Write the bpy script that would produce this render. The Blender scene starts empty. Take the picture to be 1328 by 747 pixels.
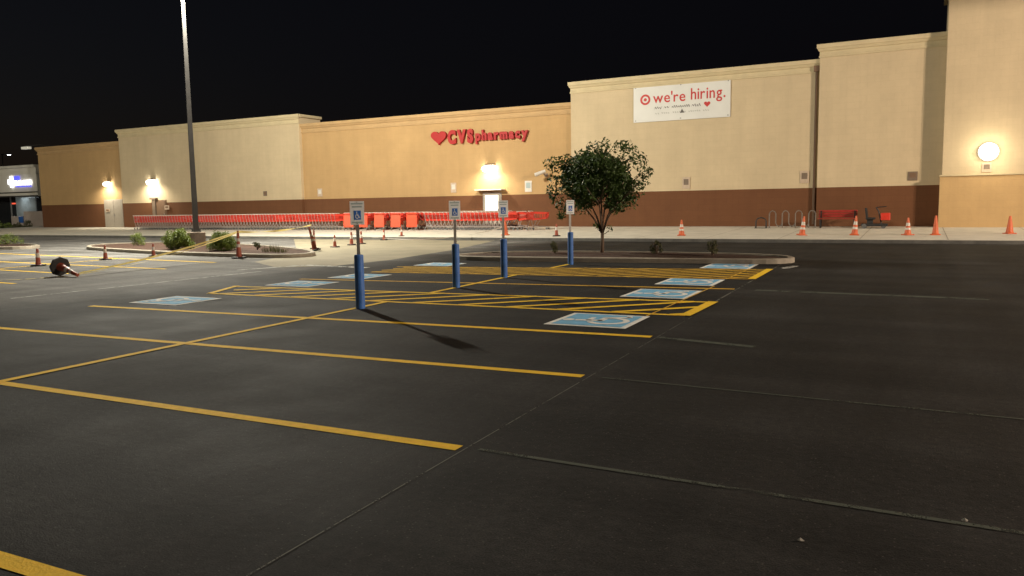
import bpy, bmesh, math, random
from mathutils import Vector, Matrix
random.seed(7)
rad = math.radians
C = bpy.context.scene.collection
scene = bpy.context.scene

# ------------------------------------------------------------------ camera
H = 1.7
CX, CY, F = 664.0, 373.5, 1017.07
YAW, PITCH, ROLL = rad(27.398), rad(6.077), rad(0.9257)
c, s = math.cos(YAW), math.sin(YAW)
fw = Vector((-s*math.cos(PITCH), c*math.cos(PITCH), -math.sin(PITCH)))
r0 = Vector((c, s, 0)); u0 = r0.cross(fw)
rt = math.cos(ROLL)*r0 - math.sin(ROLL)*u0
upv = rt.cross(fw)
cam = bpy.data.cameras.new('camera'); co = bpy.data.objects.new('camera', cam); C.objects.link(co)
co.matrix_world = Matrix(((rt.x, upv.x, -fw.x, 0), (rt.y, upv.y, -fw.y, 0), (rt.z, upv.z, -fw.z, H), (0, 0, 0, 1)))
cam.sensor_width = 36; cam.lens = F/1328*36; cam.clip_start = .05; cam.clip_end = 3000
scene.camera = co
YO = rad(1.5587)                                   # the stalls lie a little askew to the store front


def S(a, b, z=0.0):
    """stall grid (a along the stalls, b towards the store) -> world"""
    return Vector((a*math.cos(YO)-b*math.sin(YO), a*math.sin(YO)+b*math.cos(YO), z))

# ------------------------------------------------------------------ materials


def mat(name, col, rough=.6, var=.0, vscale=6.0, metal=0.0, spec=.5, bump=0.0, bscale=60.0, emit=None, estr=0.0, col2=None, stretch=(1, 1, 1), trans=0.0):
    m = bpy.data.materials.new(name); m.use_nodes = True
    nt = m.node_tree; N = nt.nodes; L = nt.links
    b = N['Principled BSDF']
    b.inputs['Base Color'].default_value = (*col, 1); b.inputs['Roughness'].default_value = rough
    b.inputs['Metallic'].default_value = metal; b.inputs['Specular IOR Level'].default_value = spec
    if emit:
        b.inputs['Emission Color'].default_value = (*emit, 1); b.inputs['Emission Strength'].default_value = estr
    tc = N.new('ShaderNodeTexCoord'); mp = N.new('ShaderNodeMapping'); mp.inputs['Scale'].default_value = stretch
    L.new(tc.outputs['Object'], mp.inputs['Vector'])
    if var or col2:
        n = N.new('ShaderNodeTexNoise'); n.inputs['Scale'].default_value = vscale; n.inputs['Detail'].default_value = 5
        n.inputs['Roughness'].default_value = .65
        L.new(mp.outputs['Vector'], n.inputs['Vector'])
        r = N.new('ShaderNodeValToRGB'); r.color_ramp.elements[0].position = .3; r.color_ramp.elements[1].position = .7
        c2 = col2 or tuple(min(1, x*(1+var)) for x in col); c1 = col if col2 else tuple(x*(1-var) for x in col)
        r.color_ramp.elements[0].color = (*c1, 1); r.color_ramp.elements[1].color = (*c2, 1)
        L.new(n.outputs['Fac'], r.inputs['Fac']); L.new(r.outputs['Color'], b.inputs['Base Color'])
    if bump:
        n2 = N.new('ShaderNodeTexNoise'); n2.inputs['Scale'].default_value = bscale; n2.inputs['Detail'].default_value = 4
        L.new(mp.outputs['Vector'], n2.inputs['Vector'])
        bp = N.new('ShaderNodeBump'); bp.inputs['Strength'].default_value = bump; bp.inputs['Distance'].default_value = .02
        L.new(n2.outputs['Fac'], bp.inputs['Height']); L.new(bp.outputs['Normal'], b.inputs['Normal'])
    if trans:
        b.inputs['Transmission Weight'].default_value = 0
        t = N.new('ShaderNodeBsdfTranslucent'); mx = N.new('ShaderNodeMixShader'); mx.inputs[0].default_value = trans
        if var or col2: L.new(r.outputs['Color'], t.inputs['Color'])
        else: t.inputs['Color'].default_value = (*col, 1)
        L.new(b.outputs[0], mx.inputs[1]); L.new(t.outputs[0], mx.inputs[2])
        L.new(mx.outputs[0], N['Material Output'].inputs['Surface'])
    return m


def wall_mat(name, col, contrast=.025):
    """painted block wall: faint coursing, faint vertical run-off streaks, blotches"""
    m = bpy.data.materials.new(name); m.use_nodes = True
    nt = m.node_tree; N = nt.nodes; L = nt.links
    b = N['Principled BSDF']; b.inputs['Roughness'].default_value = .85; b.inputs['Specular IOR Level'].default_value = .25
    tc = N.new('ShaderNodeTexCoord'); sp = N.new('ShaderNodeSeparateXYZ'); L.new(tc.outputs['Object'], sp.inputs[0])
    cb = N.new('ShaderNodeCombineXYZ'); L.new(sp.outputs['X'], cb.inputs['X']); L.new(sp.outputs['Z'], cb.inputs['Y'])
    br = N.new('ShaderNodeTexBrick'); br.inputs['Scale'].default_value = 1.0
    br.inputs['Brick Width'].default_value = .61; br.inputs['Row Height'].default_value = .305; br.inputs['Mortar Size'].default_value = .012
    br.inputs['Mortar Smooth'].default_value = .3
    k = contrast
    br.inputs['Color1'].default_value = (1-k*.5,)*3+(1,); br.inputs['Color2'].default_value = (1+k*.4,)*3+(1,); br.inputs['Mortar'].default_value = (1-k*1.6,)*3+(1,)
    L.new(cb.outputs[0], br.inputs['Vector'])
    mp = N.new('ShaderNodeMapping'); mp.inputs['Scale'].default_value = (1.6, .12, 1); L.new(cb.outputs[0], mp.inputs['Vector'])
    st = N.new('ShaderNodeTexNoise'); st.inputs['Scale'].default_value = 1.0; st.inputs['Detail'].default_value = 6; st.inputs['Roughness'].default_value = .6
    L.new(mp.outputs[0], st.inputs['Vector'])
    bl = N.new('ShaderNodeTexNoise'); bl.inputs['Scale'].default_value = .55; bl.inputs['Detail'].default_value = 6; bl.inputs['Roughness'].default_value = .7
    L.new(cb.outputs[0], bl.inputs['Vector'])
    def rng(node, lo, hi):
        r = N.new('ShaderNodeMapRange'); r.inputs['From Min'].default_value = .3; r.inputs['From Max'].default_value = .7
        r.inputs['To Min'].default_value = lo; r.inputs['To Max'].default_value = hi; L.new(node.outputs['Fac'], r.inputs['Value']); return r
    r1 = rng(st, .95, 1.05); r2 = rng(bl, .93, 1.06)
    mu = N.new('ShaderNodeMath'); mu.operation = 'MULTIPLY'; L.new(r1.outputs[0], mu.inputs[0]); L.new(r2.outputs[0], mu.inputs[1])
    v1 = N.new('ShaderNodeVectorMath'); v1.operation = 'SCALE'; v1.inputs[0].default_value = col; L.new(mu.outputs[0], v1.inputs['Scale'])
    v2 = N.new('ShaderNodeVectorMath'); v2.operation = 'MULTIPLY'; L.new(v1.outputs[0], v2.inputs[0]); L.new(br.outputs['Color'], v2.inputs[1])
    L.new(v2.outputs[0], b.inputs['Base Color'])
    nf = N.new('ShaderNodeTexNoise'); nf.inputs['Scale'].default_value = 9; nf.inputs['Detail'].default_value = 5; L.new(tc.outputs['Object'], nf.inputs['Vector'])
    b1 = N.new('ShaderNodeBump'); b1.inputs['Strength'].default_value = .4; b1.inputs['Distance'].default_value = .02; L.new(nf.outputs['Fac'], b1.inputs['Height'])
    b2 = N.new('ShaderNodeBump'); b2.inputs['Strength'].default_value = .3; b2.inputs['Distance'].default_value = .006; b2.invert = True
    L.new(br.outputs['Fac'], b2.inputs['Height']); L.new(b1.outputs[0], b2.inputs['Normal']); L.new(b2.outputs[0], b.inputs['Normal'])
    return m


def asphalt_mat():
    m = bpy.data.materials.new('asphalt'); m.use_nodes = True
    nt = m.node_tree; N = nt.nodes; L = nt.links
    b = N['Principled BSDF']; b.inputs['Specular IOR Level'].default_value = .13
    tc = N.new('ShaderNodeTexCoord'); P = tc.outputs['Object']
    def noise(sc, det, ro, vec=P):
        n = N.new('ShaderNodeTexNoise'); n.inputs['Scale'].default_value = sc; n.inputs['Detail'].default_value = det; n.inputs['Roughness'].default_value = ro
        L.new(vec, n.inputs['Vector']); return n.outputs['Fac']
    def mr(v, a, bb, lo, hi):
        r = N.new('ShaderNodeMapRange'); r.interpolation_type = 'SMOOTHSTEP'
        r.inputs['From Min'].default_value = a; r.inputs['From Max'].default_value = bb; r.inputs['To Min'].default_value = lo; r.inputs['To Max'].default_value = hi
        L.new(v, r.inputs['Value']); return r.outputs[0]
    def mul(x, y, op='MULTIPLY'):
        n = N.new('ShaderNodeMath'); n.operation = op
        for i, q in enumerate((x, y)):
            if isinstance(q, (int, float)): n.inputs[i].default_value = q
            else: L.new(q, n.inputs[i])
        return n.outputs[0]
    sp = N.new('ShaderNodeSeparateXYZ'); L.new(P, sp.inputs[0])
    # the old grey drive lane and far lot left of the freshly sealed bays
    wob = mul(noise(.25, 4, .6), 2.0)
    lane = mr(mul(mul(sp.outputs['X'], -1), wob, 'ADD'), 14.0, 18.0, 0, 1)
    stm = N.new('ShaderNodeMapping'); stm.inputs['Rotation'].default_value = (0, 0, -YO); stm.inputs['Scale'].default_value = (1.0, .12, 1); L.new(P, stm.inputs['Vector'])
    streak = noise(1.1, 7, .65, stm.outputs[0])           # sealer and tyre streaks along the aisle
    st2 = N.new('ShaderNodeMapping'); st2.inputs['Scale'].default_value = (.15, 1.3, 1); L.new(P, st2.inputs['Vector'])
    streak2 = noise(.8, 6, .6, st2.outputs[0])
    blot = noise(.33, 8, .7)
    fine = noise(95, 3, .7)
    mid = noise(14, 4, .7)
    vo = N.new('ShaderNodeTexVoronoi'); vo.inputs['Scale'].default_value = 42; L.new(P, vo.inputs['Vector'])
    vc = N.new('ShaderNodeSeparateColor'); L.new(vo.outputs['Color'], vc.inputs[0])
    chip = mul(mr(vo.outputs['Distance'], .12, .3, 1, 0), mr(vc.outputs[0], .80, .86, 0, 1))
    val = mul(mul(mr(streak, .3, .7, .68, 1.32), mr(blot, .3, .7, .72, 1.28)), mul(mr(fine, .3, .7, .55, 1.45), mr(mid, .25, .75, .72, 1.28)))
    val = mul(val, mr(streak2, .3, .7, .72, 1.3))
    stain = mr(noise(.6, 3, .5), .66, .74, 1, .6); val = mul(val, stain)
    fresh = (.0185, .018, .0175); old = (.13, .125, .118)
    mx = N.new('ShaderNodeMix'); mx.data_type = 'RGBA'; mx.inputs[6].default_value = (*fresh, 1); mx.inputs[7].default_value = (*old, 1); L.new(lane, mx.inputs[0])
    sc = N.new('ShaderNodeVectorMath'); sc.operation = 'SCALE'; L.new(mx.outputs[2], sc.inputs[0]); L.new(val, sc.inputs['Scale'])
    m2 = N.new('ShaderNodeMix'); m2.data_type = 'RGBA'; m2.inputs[7].default_value = (.065, .062, .057, 1); L.new(sc.outputs[0], m2.inputs[6]); L.new(chip, m2.inputs[0])
    L.new(m2.outputs[2], b.inputs['Base Color'])
    L.new(mr(blot, .3, .7, .70, .86), b.inputs['Roughness'])
    hsum = mul(mul(fine, .5), mul(mid, .7), 'ADD')
    bp = N.new('ShaderNodeBump'); bp.inputs['Strength'].default_value = .8; bp.inputs['Distance'].default_value = .012
    L.new(hsum, bp.inputs['Height']); L.new(bp.outputs[0], b.inputs['Normal'])
    return m


def paint_mat(name, col, wear=.5, rough=.8, scale=9.0):
    """road paint: worn through to the ground below in places"""
    m = bpy.data.materials.new(name); m.use_nodes = True
    nt = m.node_tree; N = nt.nodes; L = nt.links
    b = N['Principled BSDF']; b.inputs['Roughness'].default_value = rough; b.inputs['Specular IOR Level'].default_value = .18
    tc = N.new('ShaderNodeTexCoord')
    n = N.new('ShaderNodeTexNoise'); n.inputs['Scale'].default_value = scale; n.inputs['Detail'].default_value = 8; n.inputs['Roughness'].default_value = .75
    L.new(tc.outputs['Object'], n.inputs['Vector'])
    r = N.new('ShaderNodeValToRGB'); r.color_ramp.elements[0].position = .3; r.color_ramp.elements[1].position = .7
    r.color_ramp.elements[0].color = (*[x*.8 for x in col], 1); r.color_ramp.elements[1].color = (*[min(1, x*1.12) for x in col], 1)
    L.new(n.outputs['Fac'], r.inputs['Fac']); L.new(r.outputs['Color'], b.inputs['Base Color'])
    n2 = N.new('ShaderNodeTexNoise'); n2.inputs['Scale'].default_value = 70; n2.inputs['Detail'].default_value = 3; L.new(tc.outputs['Object'], n2.inputs['Vector'])
    bp = N.new('ShaderNodeBump'); bp.inputs['Strength'].default_value = .35; bp.inputs['Distance'].default_value = .01; L.new(n2.outputs['Fac'], bp.inputs['Height']); L.new(bp.outputs[0], b.inputs['Normal'])
    ad = N.new('ShaderNodeMath'); ad.operation = 'ADD'; L.new(n.outputs['Fac'], ad.inputs[0])
    mm = N.new('ShaderNodeMath'); mm.operation = 'MULTIPLY'; mm.inputs[1].default_value = .35; L.new(n2.outputs['Fac'], mm.inputs[0]); L.new(mm.outputs[0], ad.inputs[1])
    al = N.new('ShaderNodeMapRange'); al.inputs['From Min'].default_value = .3+.45*wear; al.inputs['From Max'].default_value = .42+.45*wear
    L.new(ad.outputs[0], al.inputs['Value']); L.new(al.outputs[0], b.inputs['Alpha'])
    return m


M = {}
M['asphalt'] = asphalt_mat()
M['concrete'] = mat('concrete', (.62, .58, .49), .85, .12, 1.3, bump=.3)
M['old_concrete'] = mat('old_concrete', (.24, .21, .145), .85, .2, .7, bump=.3)
M['kerb'] = mat('kerb', (.29, .255, .20), .85, .22, 2.5, bump=.4, bscale=25)
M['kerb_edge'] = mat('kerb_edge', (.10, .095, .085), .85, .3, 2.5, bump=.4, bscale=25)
M['mulch'] = mat('mulch', (.05, .022, .012), .95, .6, 14, bump=1, bscale=40)
M['cream'] = wall_mat('cream_paint', (.55, .445, .29))
M['tan'] = wall_mat('tan_paint', (.455, .295, .138))
M['brown'] = wall_mat('brown_paint', (.145, .062, .028), .05)
M['belt'] = wall_mat('ochre_paint', (.50, .335, .16), .025)
M['cornice_tan'] = mat('tan_cornice', (.45, .295, .14), .8, .08, 1.5, bump=.15)
M['cornice_cream'] = mat('cream_cornice', (.54, .45, .28), .8, .08, 1.5, bump=.15)
M['roofing'] = mat('roofing', (.12, .12, .12), .9, .2, 2)
M['yellow'] = paint_mat('yellow_paint', (.86, .55, .03), .22)
M['yellow_thin'] = paint_mat('yellow_worn_paint', (.60, .36, .04), .40, scale=4)
M['white_line'] = paint_mat('white_worn_paint', (.6, .6, .56), .62, scale=3)
M['chalk'] = paint_mat('chalk', (.13, .13, .115), .56, scale=2.2)
M['green_chalk'] = paint_mat('green_chalk', (.07, .08, .065), .53, scale=1.6)
M['white_paint'] = paint_mat('white_symbol_paint', (.80, .80, .76), .15)
M['blue_paint'] = paint_mat('pale_blue_paint', (.19, .46, .70), .12)
M['red_letter'] = mat('red_letter_plastic', (.36, .010, .010), .65, .05, 2, bump=.03)
M['banner'] = mat('banner_vinyl', (.66, .66, .63), .5, .04, 1.2)
M['banner_red'] = mat('banner_red_ink', (.50, .035, .03), .5, .05, 3)
M['banner_dark'] = mat('banner_dark_ink', (.12, .11, .10), .5, .05, 3)
M['banner_grey'] = mat('banner_grey_ink', (.40, .40, .37), .5, .05, 3)
M['blue_plastic'] = mat('blue_bollard_plastic', (.04, .135, .41), .45, .22, 5, bump=.05)
M['galv'] = mat('galvanised_steel', (.34, .33, .31), .45, .15, 10, metal=.7)
M['sign_white'] = mat('sign_white', (.72, .74, .74), .45, .04, 8)
M['sign_grey'] = mat('sign_grey_ink', (.33, .40, .40), .5, .05, 8)
M['sign_blue'] = mat('sign_blue', (.03, .13, .45), .4, .05, 8)
M['rack_grey'] = mat('rack_grey', (.17, .14, .115), .55, .2, 8, metal=.3)
M['dark_metal'] = mat('dark_bronze_metal', (.028, .026, .024), .5, .25, 4, metal=.2, bump=.05)
M['pedestal'] = mat('pedestal_concrete', (.15, .12, .09), .9, .25, 3, bump=.4)
M['cone_orange'] = mat('cone_orange', (.58, .115, .035), .5, .15, 8)
M['cone_faded'] = mat('cone_faded_orange', (.30, .062, .03), .55, .25, 7)  # cone orange darkened, the backlit shade put into the colour
M['cone_white'] = mat('cone_reflective', (.55, .51, .45), .4, .12, 12)
M['rubber'] = mat('black_rubber', (.018, .017, .016), .75, .3, 9, bump=.1)
M['tape'] = mat('caution_tape', (.66, .54, .20), .75, .1, 5, trans=.3)
M['cart_red'] = mat('cart_red_plastic', (.58, .035, .018), .42, .12, 5)
M['cart_orange'] = mat('cart_orange_plastic', (.66, .07, .022), .42, .1, 4)
M['cart_steel'] = mat('cart_steel', (.42, .37, .35), .45, .1, 9, metal=.4)
M['cart_white'] = mat('cart_white_plastic', (.70, .66, .60), .45, .08, 7)
M['wheel_grey'] = mat('wheel_grey', (.10, .10, .10), .6, .1, 9)
M['door_grey'] = mat('door_grey', (.34, .30, .25), .5, .08, 3)
M['door_brown'] = mat('door_brown', (.17, .10, .06), .55, .1, 3)
M['plate_white'] = mat('plate_white', (.62, .58, .52), .5, .08, 5)
M['plate_pink'] = mat('faded_sign', (.50, .39, .29), .5, .12, 5)
M['plate_dark'] = mat('plate_dark', (.17, .125, .09), .6, .15, 5)
M['bark'] = mat('bark', (.10, .065, .042), .9, .35, 14, bump=.7, bscale=30, stretch=(1, 1, .25))
M['leaf'] = mat('leaf_green', (.020, .045, .010), .5, col2=(.085, .14, .032), vscale=2.6, spec=.4, trans=.22)
M['shrub_leaf'] = mat('shrub_leaf', (.06, .095, .012), .5, col2=(.19, .24, .035), vscale=4, trans=.25)
M['dry_leaf'] = mat('dull_leaf', (.045, .05, .018), .6, col2=(.10, .10, .035), vscale=5, trans=.2)
M['bench_red'] = mat('bench_red', (.30, .02, .014), .5, .15, 4)
M['fascia'] = mat('fascia_cream', (.78, .74, .66), .75, .06, .8, bump=.1)
M['dark_glass'] = mat('dark_glass', (.022, .024, .026), .12, .2, 1.5)
M['lit_glass'] = mat('lit_shop_glass', (.2, .22, .22), .2, .3, .9, emit=(.6, .66, .62), estr=.05)
M['pinkish'] = mat('pinkish_stucco', (.46, .38, .34), .85, .1, 1.5, bump=.2)
M['trim_dark'] = mat('trim_dark', (.05, .045, .04), .6, .1, 3)
M['lamp_glow'] = mat('wall_lamp_glow', (.9, .9, .8), .4, emit=(1, .96, .82), estr=20)
M['globe_glow'] = mat('globe_glow', (.9, .9, .8), .4, emit=(1, .92, .72), estr=5)
M['pole_glow'] = mat('pole_lamp_glow', (.9, .9, .9), .4, emit=(.95, .97, 1), estr=60)
M['far_glow'] = mat('far_lamp_glow', (.9, .9, .9), .4, emit=(.92, .97, 1), estr=25)
M['sign_glow'] = mat('lit_sign_white', (.9, .9, .9), .4, emit=(.95, .97, 1), estr=2.2)
M['sign_glow_blue'] = mat('lit_sign_blue', (.1, .1, .6), .4, emit=(.13, .14, 1), estr=.9)
M['red_neon'] = mat('red_window_light', (.8, .1, .05), .4, emit=(1, .12, .06), estr=.9)
M['door_glow'] = mat('lit_door_window', (.9, .88, .8), .4, emit=(1, .93, .78), estr=1.1)
M['litter'] = mat('litter', (.45, .42, .36), .8, .1, 20)
M['dim_lens'] = mat('dim_lens', (.6, .6, .5), .3, emit=(1, .95, .8), estr=.25)

# ------------------------------------------------------------------ mesh helpers


class MB:
    def __init__(self): self.b = bmesh.new()
    def mesh(self, verts, faces):
        vs = [self.b.verts.new(v) for v in verts]
        for f in faces:
            try: self.b.faces.new([vs[i] for i in f])
            except ValueError: pass
        return self
    def box(self, c, sz, rot=None, bevel=0.0):
        x, y, z = (q/2 for q in sz)
        v = [Vector(p) for p in ((-x, -y, -z), (x, -y, -z), (x, y, -z), (-x, y, -z), (-x, -y, z), (x, -y, z), (x, y, z), (-x, y, z))]
        if rot: v = [rot @ p for p in v]
        v = [p+Vector(c) for p in v]
        f = [(0, 3, 2, 1), (4, 5, 6, 7), (0, 1, 5, 4), (1, 2, 6, 5), (2, 3, 7, 6), (3, 0, 4, 7)]
        if bevel:
            t = bmesh.new(); tv = [t.verts.new(p) for p in v]
            for q in f: t.faces.new([tv[i] for i in q])
            bmesh.ops.bevel(t, geom=t.edges[:], offset=bevel, segments=2, affect='EDGES', profile=.5)
            t.verts.index_update()
            self.mesh([p.co.copy() for p in t.verts], [[q.index for q in fc.verts] for fc in t.faces]); t.free()
        else: self.mesh(v, f)
        return self
    def lathe(self, prof, c=(0, 0, 0), n=16, axis='Z'):
        vs, fs = [], []
        for r, h in prof:
            for k in range(n):
                a = 2*math.pi*k/n
                p = (r*math.cos(a), r*math.sin(a), h)
                if axis == 'Y': p = (p[0], p[2], p[1])
                if axis == 'X': p = (p[2], p[0], p[1])
                vs.append(Vector(p)+Vector(c))
        for i in range(len(prof)-1):
            for k in range(n): fs.append((i*n+k, i*n+(k+1) % n, (i+1)*n+(k+1) % n, (i+1)*n+k))
        fs.append(tuple(range(n-1, -1, -1))); fs.append(tuple((len(prof)-1)*n+k for k in range(n)))
        return self.mesh(vs, fs)
    def tube(self, pts, r, n=6, r2=None, closed=False):
        pts = [Vector(p) for p in pts]; vs, fs = [], []
        m = len(pts)
        for i, p in enumerate(pts):
            t = (pts[min(i+1, m-1)]-pts[max(i-1, 0)]).normalized()
            a = t.cross(Vector((0, 0, 1)))
            if a.length < .2: a = t.cross(Vector((0, 1, 0)))
            a.normalize(); bb = t.cross(a)
            rr = r if r2 is None else r+(r2-r)*i/(m-1)
            for k in range(n):
                an = 2*math.pi*k/n
                vs.append(p+a*rr*math.cos(an)+bb*rr*math.sin(an))
        for i in range(m-1):
            for k in range(n): fs.append((i*n+k, i*n+(k+1) % n, (i+1)*n+(k+1) % n, (i+1)*n+k))
        fs.append(tuple(range(n-1, -1, -1))); fs.append(tuple((m-1)*n+k for k in range(n)))
        return self.mesh(vs, fs)
    def prism(self, poly, z0, z1):
        n = len(poly)
        vs = [Vector((p[0], p[1], z0)) for p in poly]+[Vector((p[0], p[1], z1)) for p in poly]
        fs = [tuple(range(n-1, -1, -1)), tuple(range(n, 2*n))]+[(i, (i+1) % n, n+(i+1) % n, n+i) for i in range(n)]
        return self.mesh(vs, fs)
    def build(self, name, m, parent=None, smooth=False):
        me = bpy.data.meshes.new(name)
        bmesh.ops.recalc_face_normals(self.b, faces=self.b.faces[:])
        self.b.to_mesh(me); self.b.free()
        if smooth:
            for p in me.polygons: p.use_smooth = True
        return link(name, me, m, parent)


def link(name, me, m, parent=None):
    o = bpy.data.objects.new(name, me); C.objects.link(o)
    me.materials.clear(); me.materials.append(M[m] if isinstance(m, str) else m)
    if parent: o.parent = parent
    return o


def raw(name, vs, fs, m, parent=None):
    me = bpy.data.meshes.new(name); me.from_pydata([tuple(v) for v in vs], [], fs); me.update()
    return link(name, me, m, parent)


def tag(o, label=None, cat=None, group=None, kind=None):
    if label: o['label'] = label
    if cat: o['category'] = cat
    if group: o['group'] = group
    if kind: o['kind'] = kind
    return o


def thing(name, label, cat, loc=(0, 0, 0), rz=0.0, group=None):
    o = bpy.data.objects.new(name, None); C.objects.link(o); o.empty_display_size = .2
    o.location = loc; o.rotation_euler = (0, 0, rz)
    return tag(o, label, cat, group)


def copy_tree(o, parent=None):
    n = o.copy(); C.objects.link(n); n.parent = parent
    for ch in list(o.children): copy_tree(ch, n)
    return n


def dup(root, loc, rz=0.0, label=None, group=None, scale=None, rot=None):
    n = copy_tree(root); n.location = loc; n.rotation_euler = rot or (0, 0, rz)
    if scale: n.scale = scale
    if label: n['label'] = label
    if group: n['group'] = group
    return n


def place(o, loc, rz=0.0, label=None, group=None, scale=None, rot=None):
    o.location = loc; o.rotation_euler = rot or (0, 0, rz)
    if scale: o.scale = scale
    if label: o['label'] = label
    if group: o['group'] = group
    return o


def sheet(name, polys, z, m, parent=None):
    vs, fs = [], []
    for poly in polys:
        k = len(vs); vs += [(p[0], p[1], z) for p in poly]; fs.append(tuple(range(k, k+len(poly))))
    return raw(name, vs, fs, m, parent)


def strip(p, q, w):
    p, q = Vector((p[0], p[1])), Vector((q[0], q[1])); d = (q-p).normalized(); n = Vector((-d.y, d.x))*w/2
    return [p-n, q-n, q+n, p+n]


def text_mesh(ch, size, extrude=.0, offset=.0):
    cu = bpy.data.curves.new('t', 'FONT'); cu.body = ch; cu.size = size; cu.extrude = extrude; cu.offset = offset; cu.resolution_u = 4
    o = bpy.data.objects.new('t', cu); C.objects.link(o)
    bpy.context.view_layer.update()
    me = bpy.data.meshes.new_from_object(o.evaluated_get(bpy.context.evaluated_depsgraph_get()))
    bpy.data.objects.remove(o); bpy.data.curves.remove(cu)
    return me


UP = Matrix(((1, 0, 0, 0), (0, 0, -1, 0), (0, 1, 0, 0), (0, 0, 0, 1)))          # xy text -> stands facing -Y


def letters(word, x0, x1, z, y, size, m, parent, name='letter', extrude=.06, offset=.0, gap=.05, shear=0.0):
    ms = [text_mesh(ch, size, extrude, offset) for ch in word]
    ws = []
    for me in ms:
        xs = [v.co.x for v in me.vertices]; ws.append((min(xs), max(xs)))
    tot = sum(b-a for a, b in ws)+gap*(len(ms)-1); k = (x1-x0)/tot; x = x0
    for ch, me, (a, b) in zip(word, ms, ws):
        me.transform(Matrix(((k, shear, 0, x-a*k), (0, 1, 0, 0), (0, 0, 1, 0), (0, 0, 0, 1))))
        me.transform(Matrix.Translation((0, y, z)) @ UP)
        me.name = name; link(name, me, m, parent); x += (b-a+gap)*k


def heart_poly(cx, cz, w, h):
    pts = []
    for k in range(40):
        t = 2*math.pi*k/40
        pts.append((cx+w*.5*math.sin(t)**3, cz+h*.5*((13*math.cos(t)-5*math.cos(2*t)-2*math.cos(3*t)-math.cos(4*t))/14.5+.12)))
    return pts


def vprism(mb, poly, y0, y1):
    """polygon in (x, z), thick along y"""
    n = len(poly)
    mb.mesh([(p[0], y0, p[1]) for p in poly]+[(p[0], y1, p[1]) for p in poly],
            [tuple(range(n)), tuple(range(2*n-1, n-1, -1))]+[(i, n+i, n+(i+1) % n, (i+1) % n) for i in range(n)])
    return mb


def wheelchair_polys():
    """accessible emblem, unit square, y up"""
    def bar(p, q, w): return [tuple(v) for v in strip(p, q, w)]
    P = []
    P.append([(.40+.085*math.cos(t*.3927), .90+.085*math.sin(t*.3927)) for t in range(16)])
    P.append(bar((.40, .80), (.45, .42), .11)); P.append(bar((.42, .62), (.68, .62), .075))
    P.append(bar((.41, .44), (.70, .44), .10)); P.append(bar((.69, .47), (.82, .13), .10)); P.append(bar((.79, .13), (.94, .18), .08))
    a0, a1, n = rad(118), rad(375), 16
    for k in range(n):
        t0, t1 = a0+(a1-a0)*k/n, a0+(a1-a0)*(k+1)/n
        P.append([(.43+r*math.cos(t), .33+r*math.sin(t)) for r, t in ((.21, t0), (.30, t0), (.30, t1), (.21, t1))])
    return P

# ------------------------------------------------------------------ world
w = bpy.data.worlds.new('World'); scene.world = w; w.use_nodes = True
nt = w.node_tree; bg = nt.nodes['Background']
sky = nt.nodes.new('ShaderNodeTexSky'); sky.sky_type = 'NISHITA'; sky.sun_disc = False
sky.sun_elevation = rad(-4.0); sky.sun_rotation = rad(250); sky.altitude = 100
ad = nt.nodes.new('ShaderNodeVectorMath'); ad.operation = 'ADD'; ad.inputs[1].default_value = (.034, .034, .052)      # faint town glow
nt.links.new(sky.outputs[0], ad.inputs[0]); nt.links.new(ad.outputs[0], bg.inputs['Color']); bg.inputs['Strength'].default_value = .05
sun = bpy.data.lights.new('sun', 'SUN'); sun.energy = .004; sun.angle = rad(.5); sun.color = (1, .95, .88)
so = bpy.data.objects.new('sun', sun); C.objects.link(so); so.rotation_euler = (rad(40), 0, rad(-60))

# ------------------------------------------------------------------ ground
lot = sheet('asphalt_lot', [[(-320, -160), (260, -160), (260, 300), (-320, 300)]], 0, 'asphalt'); tag(lot, kind='structure')


def line(name, a0, b0, a1, b1, wd, m='yellow', z=.004):
    return sheet(name, [strip(S(a0, b0), S(a1, b1), wd)], z, m, lot)


# stall lines of the near bays (a from -8.1 to -2.7), some running on through the left bays
line('stall_line', -8.1, 2.25, -2.7, 2.22, .115)
line('stall_line', -8.1, 4.72, -2.69, 4.66, .115)
line('stall_line', -13.0, 7.03, -2.7, 7.15, .125)
line('stall_line', -12.97, 9.33, -2.7, 9.61, .14)
line('stall_line', -12.75, 14.67, -2.7, 15.46, .15, 'yellow_thin')
line('stall_line', -8.06, 4.70, -8.1, 11.63, .11, z=.008)
line('stall_line', -8.1, 13.0, -8.14, 17.0, .11, z=.008)
line('stall_line', -8.14, 19.25, -8.12, 20.6, .11, z=.008)


def hatch(lo0, lo1, up0, up1, step, wd, a_end):
    polys = [strip(S(*lo0), S(*lo1), .12), strip(S(*up0), S(*up1), .12)]
    o = sheet('aisle_border', polys, .004, 'yellow_thin' if step < .7 else 'yellow', lot)
    dg = []
    def lo(a): return lo0[1]+(lo1[1]-lo0[1])*(a-lo0[0])/(lo1[0]-lo0[0])
    def up(a): return up0[1]+(up1[1]-up0[1])*(a-up0[0])/(up1[0]-up0[0])
    a = lo0[0]-1.6
    while a < lo1[0]:
        a2 = a+(up(a)-lo(a))*1.15
        p, q = [a, lo(max(a, lo0[0]))], [a2, up(min(a2, up1[0]))]
        if a2 > up0[0]+.1:
            # trim to the box
            if p[0] < lo0[0]:
                t = (lo0[0]-p[0])/(q[0]-p[0]); p = [lo0[0], p[1]+(q[1]-p[1])*t]
            if q[0] > a_end:
                t = (a_end-p[0])/(q[0]-p[0]); q = [a_end, p[1]+(q[1]-p[1])*t]
            if q[0]-p[0] > .15: dg.append(strip(S(*p), S(*q), wd))
        a += step
    sheet('aisle_hatching', dg, .008, 'yellow_thin' if step < .7 else 'yellow', lot)


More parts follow.
